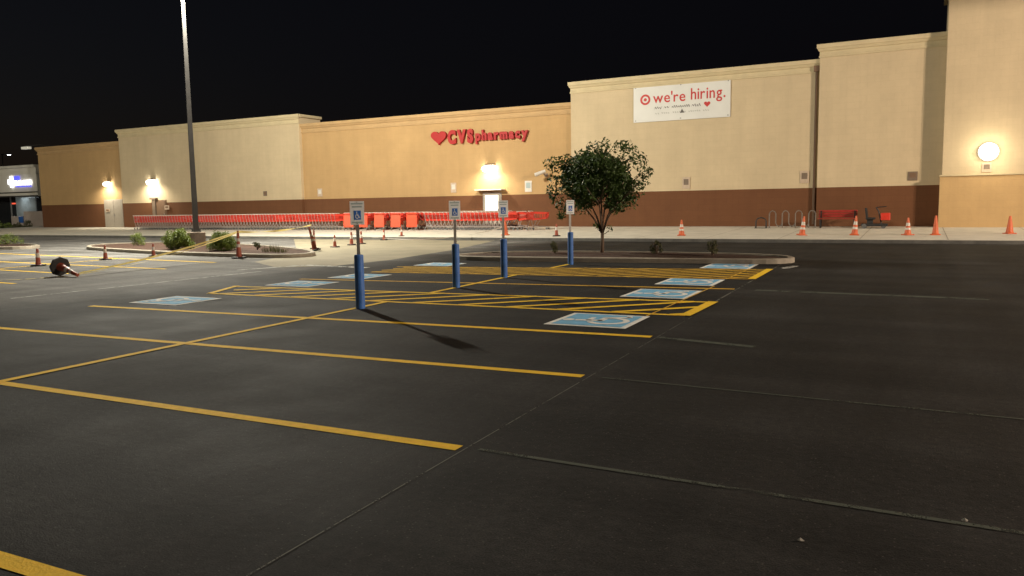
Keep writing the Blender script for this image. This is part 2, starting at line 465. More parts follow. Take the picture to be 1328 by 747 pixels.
hatch((-12.4, 11.58), (-2.74, 11.62), (-13.0, 12.84), (-2.69, 13.30), .92, .15, -2.75)
line('aisle_end_line', -2.74, 11.56, -2.68, 13.36, .17, z=.012)
line('aisle_end_line', -12.38, 11.52, -13.0, 12.90, .13, z=.012)
hatch((-12.24, 16.8), (-2.7, 17.57), (-12.56, 18.5), (-2.67, 20.1), .55, .17, -2.75)
line('aisle_end_line', -2.70, 17.5, -2.68, 20.2, .17, z=.012)


def symbol(a0, b0, a1, b1, flip, label):
    w_, h_ = a1-a0, b1-b0
    o = sheet('accessible_symbol', [[S(a0, b0), S(a1, b0), S(a1, b1), S(a0, b1)]], .006, 'white_paint', lot); o['label'] = label
    e = .085
    sheet('blue_panel', [[S(a0+e, b0+e), S(a1-e, b0+e), S(a1-e, b1-e), S(a0+e, b1-e)]], .010, 'blue_paint', o)
    polys = []
    for poly in wheelchair_polys():
        pp = []
        for x, y in poly:
            sx, sy = .5+(x-.5)*.86, .5+(y-.5)*.86
            pp.append(S(a0+w_*(sy if flip else 1-sy), b0+h_*(1-sx if flip else sx)))
        polys.append(pp)
    sheet('wheelchair_emblem', polys, .014, 'white_paint', o)


for k, (a0, b0, a1, b1) in enumerate([(-4.41, 10.1, -3.2, 11.33), (-4.42, 13.6, -3.2, 14.95), (-4.41, 15.88, -3.21, 17.25), (-4.4, 20.1, -3.16, 21.68)]):
    symbol(a0, b0, a1, b1, False, ['pale blue accessible symbol nearest the camera, ahead of the first hatched aisle', 'pale blue accessible symbol just behind the first hatched aisle', 'pale blue accessible symbol just ahead of the second hatched aisle', 'pale blue accessible symbol in front of the tree island'][k])
for k, (a0, b0, a1, b1) in enumerate([(-12.7, 9.9, -11.48, 11.0), (-12.5, 13.2, -11.28, 14.3), (-12.3, 15.1, -11.2, 16.28), (-12.35, 19.0, -11.2, 20.12)]):
    symbol(a0, b0, a1, b1, True, ['worn accessible symbol in the left row, left of the first hatched aisle', 'accessible symbol in the left row left of the nearest blue post', 'accessible symbol in the left row partly behind the nearest blue post', 'accessible symbol in the left row partly behind the second blue post'][k])

# left lot across the drive lane
line('stall_line', -36.0, 20.55, -19.5, 18.48, .13, 'yellow')
line('stall_line', -34.0, 17.35, -18.9, 16.03, .13, 'yellow')
line('stall_line', -34.0, 15.2, -20.3, 14.08, .13, 'yellow')
line('stall_line', -25.0, 12.3, -18.9, 11.67, .13, 'yellow')
line('stall_line', -24.2, 11.9, -24.9, 19.2, .10, z=.008)
line('lane_seam', -15.72, 9.6, -15.4, 16.2, .07, 'white_line')
line('lane_seam', -16.4, 16.3, -15.7, 18.3, .16, 'white_line')
line('lane_seam', -15.7, 18.3, -13.2, 18.0, .22, 'white_line')
# layout chalk
line('chalk_line', -2.65, 2.0, -2.62, 11.5, .009, 'chalk'); line('chalk_line', -2.66, 13.5, -2.62, 21.9, .03, 'chalk')
line('chalk_line', -3.25, 11.3, -3.15, 15.8, .03, 'yellow_thin', .016); line('chalk_line', -3.2, 17.3, -3.15, 20.1, .04, 'yellow_thin', .016)
line('chalk_line', -2.55, 4.69, 4.0, 4.42, .045, 'green_chalk'); line('chalk_line', -2.5, 7.16, 5.0, 6.75, .03, 'green_chalk')
line('chalk_line', -2.6, 9.6, -1.4, 9.35, .13, 'green_chalk'); line('chalk_line', -2.3, 15.4, 1.5, 15.1, .2, 'green_chalk')
line('chalk_line', -2.4, 20.5, -2.2, 21.4, .2, 'white_line')

# tan concrete driveway between the islands
dw = sheet('concrete_driveway', [[(-30.5, 32.85), (-17.9, 32.85), (-16.9, 29.5), (-15.9, 26.0), (-14.95, 20.4), (-15.1, 17.9), (-16.4, 16.9), (-18.9, 18.5), (-20.4, 22.2), (-24.5, 26.5)]], .003, 'old_concrete'); tag(dw, kind='structure')

# sidewalk: slopes gently up to the store
sw = MB(); x0, x1 = -72.5, 60
sw.mesh([(x0, 33.0, -.05), (x1, 33.0, -.05), (x1, 33.0, .15), (x0, 33.0, .15), (x0, 44.5, .38), (x1, 44.5, .38)], [(3, 2, 5, 4), (0, 1, 2, 3)])
swo = sw.build('sidewalk', 'concrete'); tag(swo, kind='structure')
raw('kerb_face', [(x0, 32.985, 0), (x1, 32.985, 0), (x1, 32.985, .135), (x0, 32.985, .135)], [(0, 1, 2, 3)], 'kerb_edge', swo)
jt = []
x = x0+1.5
while x < x1: jt.append([(x-.012, 33.0, .154), (x+.012, 33.0, .154), (x+.012, 42.5, .344), (x-.012, 42.5, .344)]); x += 3.0
raw('joint', [p for q in jt for p in q], [tuple(range(4*k, 4*k+4)) for k in range(len(jt))], 'kerb', swo)
sw2 = MB(); sw2.box((-96, 40.5, .05), (47, 11, .2)); tag(sw2.build('neighbour_pavement', 'concrete'), kind='structure')


def SZ(y): return .15+.2*(y-33)/10


def smooth_poly(pts, it=2):
    for _ in range(it):
        q = []
        for i in range(len(pts)):
            a, b = Vector(pts[i]), Vector(pts[(i+1) % len(pts)])
            q += [a*.75+b*.25, a*.25+b*.75]
        pts = q
    return [(p[0], p[1]) for p in pts]


def inset(poly, d):
    n = len(poly); out = []
    area = sum(poly[i][0]*poly[(i+1) % n][1]-poly[(i+1) % n][0]*poly[i][1] for i in range(n)); sg = 1 if area > 0 else -1
    for i in range(n):
        a, b, c_ = Vector(poly[i-1]), Vector(poly[i]), Vector(poly[(i+1) % n])
        t = (c_-a).normalized(); out.append((b.x-t.y*d*sg, b.y+t.x*d*sg))
    return out


def island(name, pts, zk=.14):
    poly = smooth_poly(pts); inn = inset(poly, .17); n = len(poly)
    vs = [(p[0], p[1], 0) for p in poly]+[(p[0], p[1], zk-.02) for p in poly]+[(p[0]*.8+q[0]*.2, p[1]*.8+q[1]*.2, zk) for p, q in zip(poly, inn)]+[(q[0], q[1], zk) for q in inn]+[(q[0], q[1], .05) for q in inn]
    fs = [(r*n+i, r*n+(i+1) % n, (r+1)*n+(i+1) % n, (r+1)*n+i) for r in range(4) for i in range(n)]
    k = raw(name, vs, fs, 'kerb'); tag(k, kind='structure')
    cx, cy = sum(p[0] for p in inn)/n, sum(p[1] for p in inn)/n
    rings = [1, .85, .6, .3]; vv, ff = [], []
    for j, sc in enumerate(rings):
        for q in inn: vv.append((cx+(q[0]-cx)*sc, cy+(q[1]-cy)*sc, zk-.04+.10*(1-sc)+random.uniform(-.02, .03)*(j > 0)))
    vv.append((cx, cy, zk+.05))
    for j in range(3): ff += [(j*n+i, j*n+(i+1) % n, (j+1)*n+(i+1) % n, (j+1)*n+i) for i in range(n)]
    ff += [(3*n+i, 3*n+(i+1) % n, 4*n) for i in range(n)]
    raw('mulch_bed', vv, ff, 'mulch', k)
    return k


island('lamp_island', [(-35.2, 24.2), (-33.2, 22.4), (-30.5, 21.6), (-26, 20.55), (-22, 20.05), (-19.3, 20.05), (-18.6, 20.9), (-19.6, 22.3), (-23, 24.3), (-27.5, 26), (-31.5, 26.9), (-34.8, 26.0)])
island('tree_island', [(-13.4, 21.4), (-12.4, 20.7), (-9, 21.05), (-5, 21.55), (-3.3, 21.75), (-2.85, 22.6), (-3.5, 23.8), (-6, 24.3), (-10, 24.2), (-12.8, 23.4)])
island('far_island', [(-60, 21.5), (-41.5, 20.9), (-37.5, 21.3), (-36.6, 22.1), (-37.5, 23.3), (-41.5, 24.4), (-60, 24.8)])

# ------------------------------------------------------------------ the store
store = thing('store_building', 'long tan and cream big box store with a brown base band', 'building', (-34, 43, 0))
OFF = Vector((34, -43, 0))


def part(o): o.location = OFF; return o


def panel(xa, xb, y, ztop, col, corn, zb=2.3, base='brown', proud=0.0, back=2.0, ov=.16):
    u = MB(); u.box(((xa+xb)/2, y+back/2, (zb+ztop)/2), (xb-xa, back, ztop-zb)); wl = u.build('wall', col, store); part(wl)
    d = MB(); d.box(((xa+xb)/2, y-proud+(back+proud)/2, (zb-.4)/2), (xb-xa+(.16 if proud else 0), back+proud, zb+.4-.004)); d.build('base_band', base, wl)
    k = MB()
    prof = [(0, -.62), (-.05, -.62), (-.05, -.54), (-.015, -.52), (-.015, -.34), (-.07, -.30), (-.12, -.2), (-.16, -.17), (-.16, .02), (0, .02)]
    vs, fs = [], []; n = len(prof)
    for e, xx in ((-1, xa), (1, xb)):
        for dy, dz in prof: vs.append((xx+e*(-dy)*(ov/.16), y-.003+dy, ztop+dz))
    # returns along the sides to the back
    k.mesh(vs, [(i, (i+1) % n, n+(i+1) % n, n+i) for i in range(n)]+[tuple(range(n)), tuple(range(2*n-1, n-1, -1))])
    k.box(((xa+xb)/2, y+back/2, ztop-.075), (xb-xa+2*ov-.01, back, .18))
    k.build('cornice', corn, wl)
    return wl


panel(-69.1, -57.9, 43.0, 7.32, 'tan', 'cornice_tan')
panel(-57.9, -38.75, 42.75, 8.2, 'cream', 'cornice_cream', back=2.25)
panel(-38.75, -18.15, 43.0, 7.53, 'tan', 'cornice_tan', ov=0)
panel(-18.15, -4.62, 42.8, 8.64, 'cream', 'cornice_cream', back=2.2, ov=.12)
panel(-4.62, .9, 42.5, 9.3, 'cream', 'cornice_cream', back=2.5, ov=.14)
panel(.9, 22, 41.75, 11.2, 'cream', 'cornice_cream', zb=2.68, base='belt', proud=.10, back=3.25)
panel(22, 60, 42.8, 8.6, 'tan', 'cornice_tan', back=2.2, ov=0)
bl = MB(); bl.box((11.45, 41.72, 2.70), (21.34, .27, .07), bevel=.012); part(bl.build('belt_course', 'cornice_cream', store))
body = MB(); body.box((-4.5, 62, 3.2), (129, 34, 6.6)); part(body.build('roof', 'roofing', store))


def door(x, w_, h, m, z=.35, y=43.0, double=True):
    d = MB(); d.box((x, y-.03, z+h/2), (w_+.16, .05, h+.1)); fr = d.build('door', m, store); part(fr)
    lv = MB()
    for e in ((-1, 1) if double else (0,)):
        lv.box((x+e*w_/4, y-.07, z+h/2), (w_/2-.03 if double else w_-.03, .04, h-.03), bevel=.008)
    lv.build('door_leaf', m, fr)
    hd = MB(); hd.box((x+(.08 if double else w_*.38), y-.12, z+1.0), (.05, .06, .2), bevel=.01); hd.build('handle', 'galv', fr)
    return fr


door(-59.3, 2.3, 2.25, 'door_grey')
door(-53.25, 1.0, 2.1, 'door_brown', y=42.75, double=False)
ld = door(-23.55, 1.15, 2.08, 'door_grey', double=False)
wn = MB(); wn.box((-23.55, 42.895, 1.78), (.92, .012, 1.02)); wn.build('lit_window', 'door_glow', ld)
cn = MB(); cn.box((-23.6, 42.75, 2.62), (1.9, .5, .07), bevel=.01); part(cn.build('door_canopy', 'plate_white', store))
pil = MB(); pil.box((-54.0, 42.66, 1.45), (.34, .17, 2.3), bevel=.01); pil.box((-54.0, 42.62, 2.62), (.7, .25, .14), bevel=.01); part(pil.build('utility_cabinet', 'plate_dark', store))
dsp = MB(); dsp.box((-4.78, 42.73, 4.3), (.11, .10, 7.7), bevel=.01); dsp.box((-4.78, 42.70, 8.2), (.26, .16, .3), bevel=.02); part(dsp.build('downspout', 'door_brown', store))

# wall signs, lamps, camera
sg = thing('store_sign', 'raised red pharmacy lettering with a heart on the tan wall', 'store sign', (-24.4, 42.9, 5.6))


def at(o, root):
    o.location = -Vector(root.location); return o


hb = vprism(MB(), heart_poly(-27.28, 5.98, 1.14, .86), 42.8, 42.99).build('heart_emblem', 'red_letter', sg)
letters('CVS', -26.62, -24.76, 5.62, 42.90, 1.06, 'red_letter', sg, extrude=.08, offset=.075, gap=.11)
letters('pharmacy', -24.6, -20.98, 5.70, 42.90, .84, 'red_letter', sg, extrude=.07, offset=.045, gap=.085)
for o in sg.children: at(o, sg)

bn = thing('banner', 'white hiring banner with red lettering high on the cream wall', 'banner', (-11.7, 42.78, 6.12))
b_ = MB(); b_.box((-11.68, 42.765, 7.11), (5.32, .03, 1.97), bevel=.006); b_.build('banner_cloth', 'banner', bn)
for gx in (-14.22, -11.68, -9.14):
    for gz in (6.22, 8.0): gm = MB(); gm.lathe([(.035, 42.742), (.035, 42.750)], (gx, 0, gz), 10, 'Y'); gm.build('grommet', 'galv', bn)


def ring(mb, cx, cz, r1, r2, y0, y1, n=28):
    for k in range(n):
        t0, t1 = 2*math.pi*k/n, 2*math.pi*(k+1)/n
        vprism(mb, [(cx+r*math.cos(t), cz+r*math.sin(t)) for r, t in ((r1, t0), (r2, t0), (r2, t1), (r1, t1))], y0, y1)


em = MB(); ring(em, -13.66, 7.34, .18, .29, 42.742, 42.749); vprism(em, [(-13.66+.09*math.cos(k*.4), 7.34+.09*math.sin(k*.4)) for k in range(16)], 42.742, 42.749); em.build('bullseye_emblem', 'banner_red', bn)
letters("we're", -13.22, -11.42, 7.13, 42.745, .80, 'banner_red', bn, extrude=.004, offset=.008, gap=.06)
letters("hiring.", -11.12, -9.28, 7.17, 42.745, .86, 'banner_red', bn, extrude=.004, offset=.008, gap=.085)


def scribble(xa, xb, z, h, m, words, seed):
    rr = random.Random(seed); x = xa; L_ = (xb-xa)
    for wl in words:                                   # each word one joined-up stroke
        xe = x+wl*L_-.10; pts = []
        n = max(3, int((xe-x)/.055))
        for k in range(n+1): pts.append((x+(xe-x)*k/n, z+(h*rr.uniform(.6, 1.0) if k % 2 else rr.uniform(-.15, .1)*h)))
        t = MB(); vs = []
        for p in pts: vs += [(p[0]-.014, 42.745, p[1]-.014), (p[0]+.014, 42.745, p[1]+.014)]
        t.mesh(vs, [(2*k, 2*k+1, 2*k+3, 2*k+2) for k in range(n)]); t.build('handwritten_word', m, bn)
        x = xe+.10


scribble(-13.15, -10.5, 6.80, .14, 'banner_dark', (.2, .16, .42, .22), 3)
scribble(-13.15, -10.05, 6.52, .09, 'banner_grey', (.12, .2, .22, .06, .25, .15), 4)
vprism(MB(), heart_poly(-10.24, 6.86, .34, .30), 42.742, 42.749).build('heart_emblem', 'banner_red', bn)
vprism(MB(), [(-11.72, 6.50), (-11.46, 6.50), (-11.60, 6.72)], 42.741, 42.748).build('small_mark', 'banner_dark', bn)
for o in bn.children: at(o, bn)


def wall_lamp(x, y, z, label, power, sc=1.0):
    t = thing('wall_lamp', label, 'wall lamp', (x, y, z), 0, 'wedge wall lamps on the store front')
    hb_ = MB(); hb_.mesh([(-.25*sc, 0, .06*sc), (.25*sc, 0, .06*sc), (.25*sc, 0, .15*sc), (-.25*sc, 0, .15*sc), (-.25*sc, -.34, .075*sc), (.25*sc, -.34, .075*sc), (.25*sc, -.2, .15*sc), (-.25*sc, -.2, .15*sc)],
            [(0, 3, 2, 1), (4, 5, 6, 7), (2, 3, 7, 6), (0, 4, 7, 3), (1, 2, 6, 5), (0, 1, 5, 4)])
    hb_.build('housing', 'plate_dark', t)
    ln = MB(); ln.lathe([(.02, .06), (.28, .05), (.40, -.02), (.43, -.10), (.36, -.20), (.2, -.27), (.02, -.29)], (0, 0, 0), 20); lo_ = ln.build('lens', 'lamp_glow', t, True); lo_.scale = (sc, .5, sc); lo_.location = (0, -.23, -.01)
    la = bpy.data.lights.new('wall_lamp_light', 'SPOT'); la.energy = power; la.spot_size = rad(160); la.spot_blend = .6; la.shadow_soft_size = .12; la.color = (1, .90, .70)
    lo = bpy.data.objects.new('wall_lamp_light', la); C.objects.link(lo); lo.location = (x, y-.95, z-.40); lo.rotation_euler = (rad(28), 0, 0)
    return t


wall_lamp(-59.75, 43.0, 4.02, 'bright wall lamp above the grey double door at the left end of the store', 330)
wall_lamp(-54.05, 42.75, 4.02, 'bright wall lamp above the dark cabinet, left of the tall light pole', 360, 1.2)
wall_lamp(-23.6, 43.0, 4.04, 'bright wall lamp above the lit door, under the red pharmacy sign', 320, 1.25)

gl = thing('globe_lamp', 'round glowing wall lamp on the tall bay at the right edge', 'wall lamp', (2.7, 41.75, 3.72))
g1 = MB(); g1.lathe([(.20, .0), (.34, -.05), (.39, -.14), (.36, -.25), (.25, -.34), (.1, -.38), (.01, -.385)], (0, 0, 0), 24, 'Y'); g1.build('globe', 'globe_glow', gl, True)
g2 = MB(); g2.lathe([(.43, -.001), (.43, -.045), (.36, -.05)], (0, 0, 0), 24, 'Y'); g2.build('backplate', 'plate_white', gl)
la = bpy.data.lights.new('globe_lamp_light', 'POINT'); la.energy = 85; la.shadow_soft_size = .3; la.color = (1, .88, .62)
lo = bpy.data.objects.new('globe_lamp_light', la); C.objects.link(lo); lo.location = (2.7, 40.95, 3.72)


def wall_plate(name, x, y, z, w_, h, m, label, cat, inner=None, group=None):
    t = thing(name, label, cat, (x, y, z), 0, group)
    p = MB(); p.box((0, -.02, 0), (w_, .036, h), bevel=.006); p.build('plate', m, t)
    q = MB(); q.box((0, -.043, h*.08), (w_*.62, .006, h*.5)); q.build('printed_panel', inner or 'plate_pink', t)
    return t


SGp = 'small plates fixed to the store wall'
wall_plate('wall_plate', -37.3, 43, 2.75, .42, .55, 'plate_pink', 'small faded plate on the tan wall left of the nearest blue post sign', 'wall plate', 'plate_white', SGp)
wall_plate('wall_plate', -26.35, 43, 2.82, .40, .62, 'plate_pink', 'small faded plate on the tan wall above the second blue post sign', 'wall plate', 'plate_white', SGp)
wall_plate('wall_plate', -21.05, 43, 2.78, .46, .66, 'plate_white', 'small white plate on the tan wall right of the lit door', 'wall plate', 'sign_grey', SGp)
wall_plate('wall_plate', -11.35, 42.8, 2.72, .42, .62, 'plate_pink', 'small plate below the hiring banner, just above the brown band', 'wall plate', 'plate_dark', SGp)
wall_plate('wall_plate', -5.25, 42.8, 2.86, .44, .62, 'plate_pink', 'small plate beside the downspout, above the bike rack', 'wall plate', 'plate_dark', SGp)
wall_plate('wall_box', -.32, 42.5, 2.75, .42, .42, 'plate_dark', 'dark box on the wall at the edge of the tall bay shadow', 'wall box', 'door_brown')
wall_plate('wall_plate', 2.66, 41.75, 3.02, .38, .42, 'plate_pink', 'small plate right below the round glowing lamp', 'wall plate', 'plate_dark', SGp)
wall_plate('wall_box', -49.6, 42.75, 2.72, .32, .32, 'plate_dark', 'small dark box on the cream wall just right of the light pole', 'wall box', 'door_brown')
wall_plate('wall_box', -42.2, 42.75, 2.78, .34, .34, 'plate_dark', 'small dark box near the right end of the left cream wall', 'wall box', 'door_brown')
wall_plate('wall_plate', -52.55, 42.66, 1.9, .5, .32, 'plate_pink', 'pinkish plate beside the dark cabinet behind the shopping carts', 'wall plate', 'door_brown', SGp)
wall_plate('wall_plate', -60.0, 42.88, 1.75, .5, .26, 'plate_pink', 'pinkish plate on the grey double door at the far left', 'wall plate', 'door_brown', SGp)
sc_ = thing('security_camera', 'white bullet camera on a bracket left of the tree crown', 'camera', (-19.85, 43, 3.52))
k = MB(); k.lathe([(.10, 0), (.11, .3), (.12, .62), (.09, .68)], (0, 0, 0), 14, 'X'); o = k.build('camera_body', 'plate_white', sc_); o.rotation_euler = (0, rad(20), rad(205)); o.location = (.15, -.45, .12)
k = MB(); k.tube([(0, 0, -.1), (0, -.25, -.12), (0, -.42, .0)], .035); k.box((0, -.015, -.1), (.2, .03, .2)); k.build('bracket', 'plate_dark', sc_)

fl = thing('flood_lamp', 'dim lamp head on a thin arm at the far left roof corner', 'lamp', (-69.1, 43, 7.3))
k = MB(); k.tube([(2.2, .4, .1), (-.2, .2, .32), (-2.0, .1, .30)], .035); k.build('arm', 'dark_metal', fl)
k = MB(); k.box((-1.75, .1, .1), (.95, .4, .22), bevel=.05); k.build('lamp_head', 'dim_lens', fl)

# ------------------------------------------------------------------ neighbour shop on the left
nb = thing('shop_building', 'cream fronted shop with a lit sign beyond the left end of the store', 'building', (-90, 46, 0))


def np_(o): o.location = (90, -46, 0); return o


k = MB(); k.box((-91.4, 47, 4.85), (34, 2, 2.5)); k.box((-91.4, 46.9, 6.07), (34.2, 2.3, .22)); k.box((-91.4, 46.94, 5.35), (34, 2.0, .08)); fa = np_(k.build('fascia', 'fascia', nb))
k = MB(); k.box((-91.4, 45.97, 3.62), (34.02, .08, .10)); k.box((-91.4, 45.93, 3.26), (34.02, .12, .10)); k.build('trim_line', 'trim_dark', fa)
k = MB(); k.box((-91.4, 47, 3.43), (34, 2, .33)); np_(k.build('soffit', 'fascia', nb))
k = MB(); k.box((-91.4, 49.5, 1.75), (34, .2, 3.1)); np_(k.build('back_wall', 'trim_dark', nb))
k = MB(); k.box((-85, 47.6, 1.75), (8.4, .1, 3.0)); sfr = np_(k.build('storefront_glass', 'dark_glass', nb))
for xx in (-89, -86.5, -84, -81.4): k = MB(); k.box((xx, 47.52, 1.75), (.08, .1, 3.0)); k.build('mullion', 'galv', sfr)
k = MB(); k.box((-79.0, 47.6, 1.85), (3.2, .1, 2.8)); np_(k.build('entrance_glass', 'lit_glass', nb))
k = MB(); k.box((-75.6, 47.6, 1.85), (3.2, .1, 2.8)); np_(k.build('side_glass', 'dark_glass', nb))
k = MB(); k.box((-78.9, 46.8, .75), (2.0, .5, 1.15), bevel=.02); k.box((-75.6, 46.6, .98), (3.6, .6, 1.62), bevel=.02); np_(k.build('knee_wall', 'pinkish', nb))
k = MB(); k.box((-78.2, 46.5, 1.0), (.7, .06, .6), bevel=.02); np_(k.build('window_panel', 'sign_blue', nb))
k = MB(); k.box((-80.9, 47.5, 2.6), (.55, .05, .14)); np_(k.build('window_light', 'red_neon', nb))
k = MB(); k.box((-91.4, 60, 2.6), (34, 24, 5.2)); np_(k.build('roof', 'roofing', nb))
la = bpy.data.lights.new('soffit_light', 'AREA'); la.energy = 25; la.size = 1; la.color = (.85, .95, 1)
lo = bpy.data.objects.new('soffit_light', la); C.objects.link(lo); lo.location = (-79, 46.9, 3.2)
ss = thing('lit_sign', 'glowing white and blue shop sign on the cream fascia at far left', 'shop sign', (-76.7, 45.95, 4.6))
k = MB(); k.box((-1.55, -.06, .05), (.42, .1, 1.05), bevel=.03); k.box((-1.55, -.06, .05), (1.1, .09, .5), bevel=.03); k.build('white_emblem', 'sign_glow', ss)
k = MB(); k.box((-.65, -.06, .38), (.85, .1, .42), bevel=.03); k.build('blue_emblem', 'sign_glow_blue', ss)
k = MB()
rr = random.Random(5)
for j in range(8):
    hh = rr.choice((.30, .32, .44)); k.box((-.92+j*.335, -.06, -.12+(hh-.3)/2), (.27, .1, hh), bevel=.05)
k.build('lettering', 'sign_glow', ss)
k = MB(); k.box((.3, -.05, -.42), (2.5, .08, .10), bevel=.02); k.build('underline_bar', 'sign_glow_blue', ss)

# ------------------------------------------------------------------ parking lot lamps


def pole_lamp(x, y, hgt, label, power, heads=2, z0=.1, ang=0.0, glow='pole_glow', col=(1, .92, .76), spot=180, ped=True):
    t = thing('light_pole', label, 'light pole', (x, y, z0), ang, 'light poles of the parking lot')
    ph = .62 if ped else 0
    if ped:
        k = MB(); k.lathe([(.38, -.15), (.38, ph-.03), (.35, ph)], (0, 0, 0), 20); k.build('pedestal', 'pedestal', t, False)
        k = MB(); k.box((0, 0, ph+.02), (.40, .40, .035), bevel=.01)
        for ex in (-.155, .155):
            for ey in (-.155, .155): k.lathe([(.018, ph+.03), (.018, ph+.12)], (ex, ey, 0), 8)
        k.build('base_plate', 'dark_metal', t)
    k = MB(); a, b = .112, .064
    k.mesh([(-a, -a, ph), (a, -a, ph), (a, a, ph), (-a, a, ph), (-b, -b, hgt), (b, -b, hgt), (b, b, hgt), (-b, b, hgt)], [(0, 3, 2, 1), (4, 5, 6, 7), (0, 1, 5, 4), (1, 2, 6, 5), (2, 3, 7, 6), (3, 0, 4, 7)])
    k.box((.0, -a*.97, ph+.55), (.14, .02, .22)); k.build('pole', 'dark_metal', t)
    for e in ((-1, 1) if heads == 2 else (1,)):
        k = MB(); k.box((e*.42, 0, hgt-.12), (.7, .08, .10)); arm = k.build('arm', 'dark_metal', t)
        k = MB(); k.box((e*.98, 0, hgt-.05), (.62, .46, .2), bevel=.04); hd = k.build('lamp_head', 'dark_metal', t)
        k = MB(); k.box((e*.98, 0, hgt-.165), (.5, .36, .03), bevel=.01); k.build('lens', glow, hd)
        if power:
            la = bpy.data.lights.new('pole_light', 'SPOT'); la.energy = power/heads; la.spot_size = rad(spot); la.spot_blend = .05; la.shadow_soft_size = .16; la.color = col
            lo = bpy.data.objects.new('pole_light', la); C.objects.link(lo)
            lo.location = (x+e*.98*math.cos(ang), y+e*.98*math.sin(ang), z0+hgt-.25)
    return t


pole_lamp(-28.4, 24.5, 11.6, 'tall dark light pole on a concrete pedestal among shrubs', 27000, 2, col=(1, .94, .78), ang=rad(-35))
pole_lamp(27, 20, 11.6, 'tall light pole in the lot beyond the right end of the bays', 62000, 2, z0=0, col=(1, .80, .62), ang=rad(90))
pole_lamp(-66, 15, 11.6, 'tall light pole at the far left end of the lot', 9500, 2, z0=0, col=(1, .92, .72), ang=rad(90))
pole_lamp(-7, -24, 11.6, 'tall light pole behind the near parking bays', 3500, 2, z0=0, col=(1, .90, .72), ang=rad(90))
pole_lamp(-137.5, 79.5, 11.6, 'distant light pole glowing white above the shop at the left edge', 0, 2, z0=0, glow='far_glow', ang=rad(60))

# ------------------------------------------------------------------ blue sign posts
PG = 'blue accessible parking posts'


def sign_post():
    t = thing('sign_post', '', 'sign post', (0, 0, 0), 0, PG)
    k = MB(); k.lathe([(.078, 0), (.078, .885), (.070, .905), (.02, .912)], (0, 0, 0), 20); k.build('bollard_sleeve', 'blue_plastic', t, False)
    k = MB(); k.box((0, .02, 1.33), (.055, .03, .92)); k.build('post', 'galv', t)
    k = MB(); k.box((0, -.002, 1.60), (.235, .006, .39), bevel=.002); pl = k.build('sign_plate', 'sign_white', t)
    k = MB(); k.box((-.008+.012, -.0075, 1.565), (.112, .004, .15)); k.build('blue_square', 'sign_blue', pl)
    k = MB()
    for poly in wheelchair_polys(): k.mesh([(.004+(x-.5)*.10, -.0115, 1.565+(y-.5)*.125) for x, y in poly], [tuple(range(len(poly)))])
    k.build('wheelchair_emblem', 'sign_white', pl)
    for zz, ww in ((1.755, .19), (1.705, .16), (1.445, .17)):
        k = MB(); k.box((0, -.007, zz), (ww, .003, .026)); k.build('printed_band', 'sign_grey', pl)
    for zz in (1.425, 1.78):
        k = MB(); k.lathe([(.008, -.010), (.008, -.004)], (0, 0, zz), 8, 'Y'); k.build('bolt', 'galv', t)
    return t


sp = sign_post()
spots = [(-8.30, 10.46, 40, 'blue sleeved sign post nearest the camera, left of the nearest symbols'), (-8.49, 13.87, 40, 'second nearest blue sign post, between the two hatched aisles'),
         (-8.58, 16.17, 42, 'third blue sign post, in front of the left tip of the tree island'), (-8.63, 20.25, 44, 'farthest blue sign post, standing against the tree')]
for i, (x, y, a, lb) in enumerate(spots):
    (place if i == 0 else dup)(sp, (x, y, 0), rad(a), lb, PG)

# ------------------------------------------------------------------ cones


def cone_proto(kind):
    t = thing('traffic_cone', '', 'traffic cone')
    if kind == 'wide':
        k = MB(); k.box((0, 0, .02), (.36, .36, .04), bevel=.012); k.build('base', 'cone_orange', t)
        R = lambda z: .135-(.135-.032)*z/.70
        def sect(z0, z1, e=0): return [(R(z0)+e, z0), (R(z1)+e, z1)]
        k = MB(); k.lathe([(.155, .04)]+[(R(.06), .06), (R(.70), .70), (.02, .705)], (0, 0, 0), 20); k.build('cone_body', 'cone_orange', t, False)
        k = MB(); k.lathe(sect(.38, .50, .003), (0, 0, 0), 20); k.build('upper_collar', 'cone_white', t)
        k = MB(); k.lathe(sect(.22, .30, .003), (0, 0, 0), 20); k.build('lower_collar', 'cone_white', t)
    elif kind == 'plain':
        k = MB(); k.box((0, 0, .02), (.36, .36, .04), bevel=.012); k.build('base', 'cone_orange', t)
        k = MB(); k.lathe([(.16, .04), (.133, .07), (.04, .70), (.028, .71)], (0, 0, 0), 20); k.build('cone_body', 'cone_orange', t)
    elif kind == 'faded':  # black-based cone in the orange darkened for backlight
        k = MB(); k.box((0, 0, .03), (.42, .42, .06), bevel=.015); k.build('base', 'rubber', t)
        k = MB(); k.lathe([(.125, .06), (.105, .08), (.042, .72), (.03, .73)], (0, 0, 0), 18); k.build('cone_body', 'cone_faded', t)
        k = MB(); k.lathe([(.084, .36), (.064, .55)], (0, 0, 0), 18); k.build('collar', 'cone_white', t)
    else:                                                 # slim tall channelizer
        k = MB(); k.lathe([(.25, 0), (.25, .05), (.22, .065)], (0, 0, 0), 8); k.build('base', 'rubber', t)
        k = MB(); k.lathe([(.11, .06), (.095, .12), (.06, .5), (.042, .92), (.042, .96), (.022, .975), (.022, 1.0), (.045, 1.005), (.045, 1.04)], (0, 0, 0), 14); k.build('cone_body', 'cone_faded', t)
        k = MB(); k.lathe([(.076, .42), (.064, .53)], (0, 0, 0), 14); k.build('lower_collar', 'cone_white', t)
        k = MB(); k.lathe([(.058, .64), (.052, .75)], (0, 0, 0), 14); k.build('upper_collar', 'cone_white', t)
    return t


GW, GS = 'striped cones along the store kerb', 'traffic cones around the closed driveway and left lot'
wide, plain, muted, slim = (cone_proto(k) for k in ('wide', 'plain', 'faded', 'slim'))
used = set()


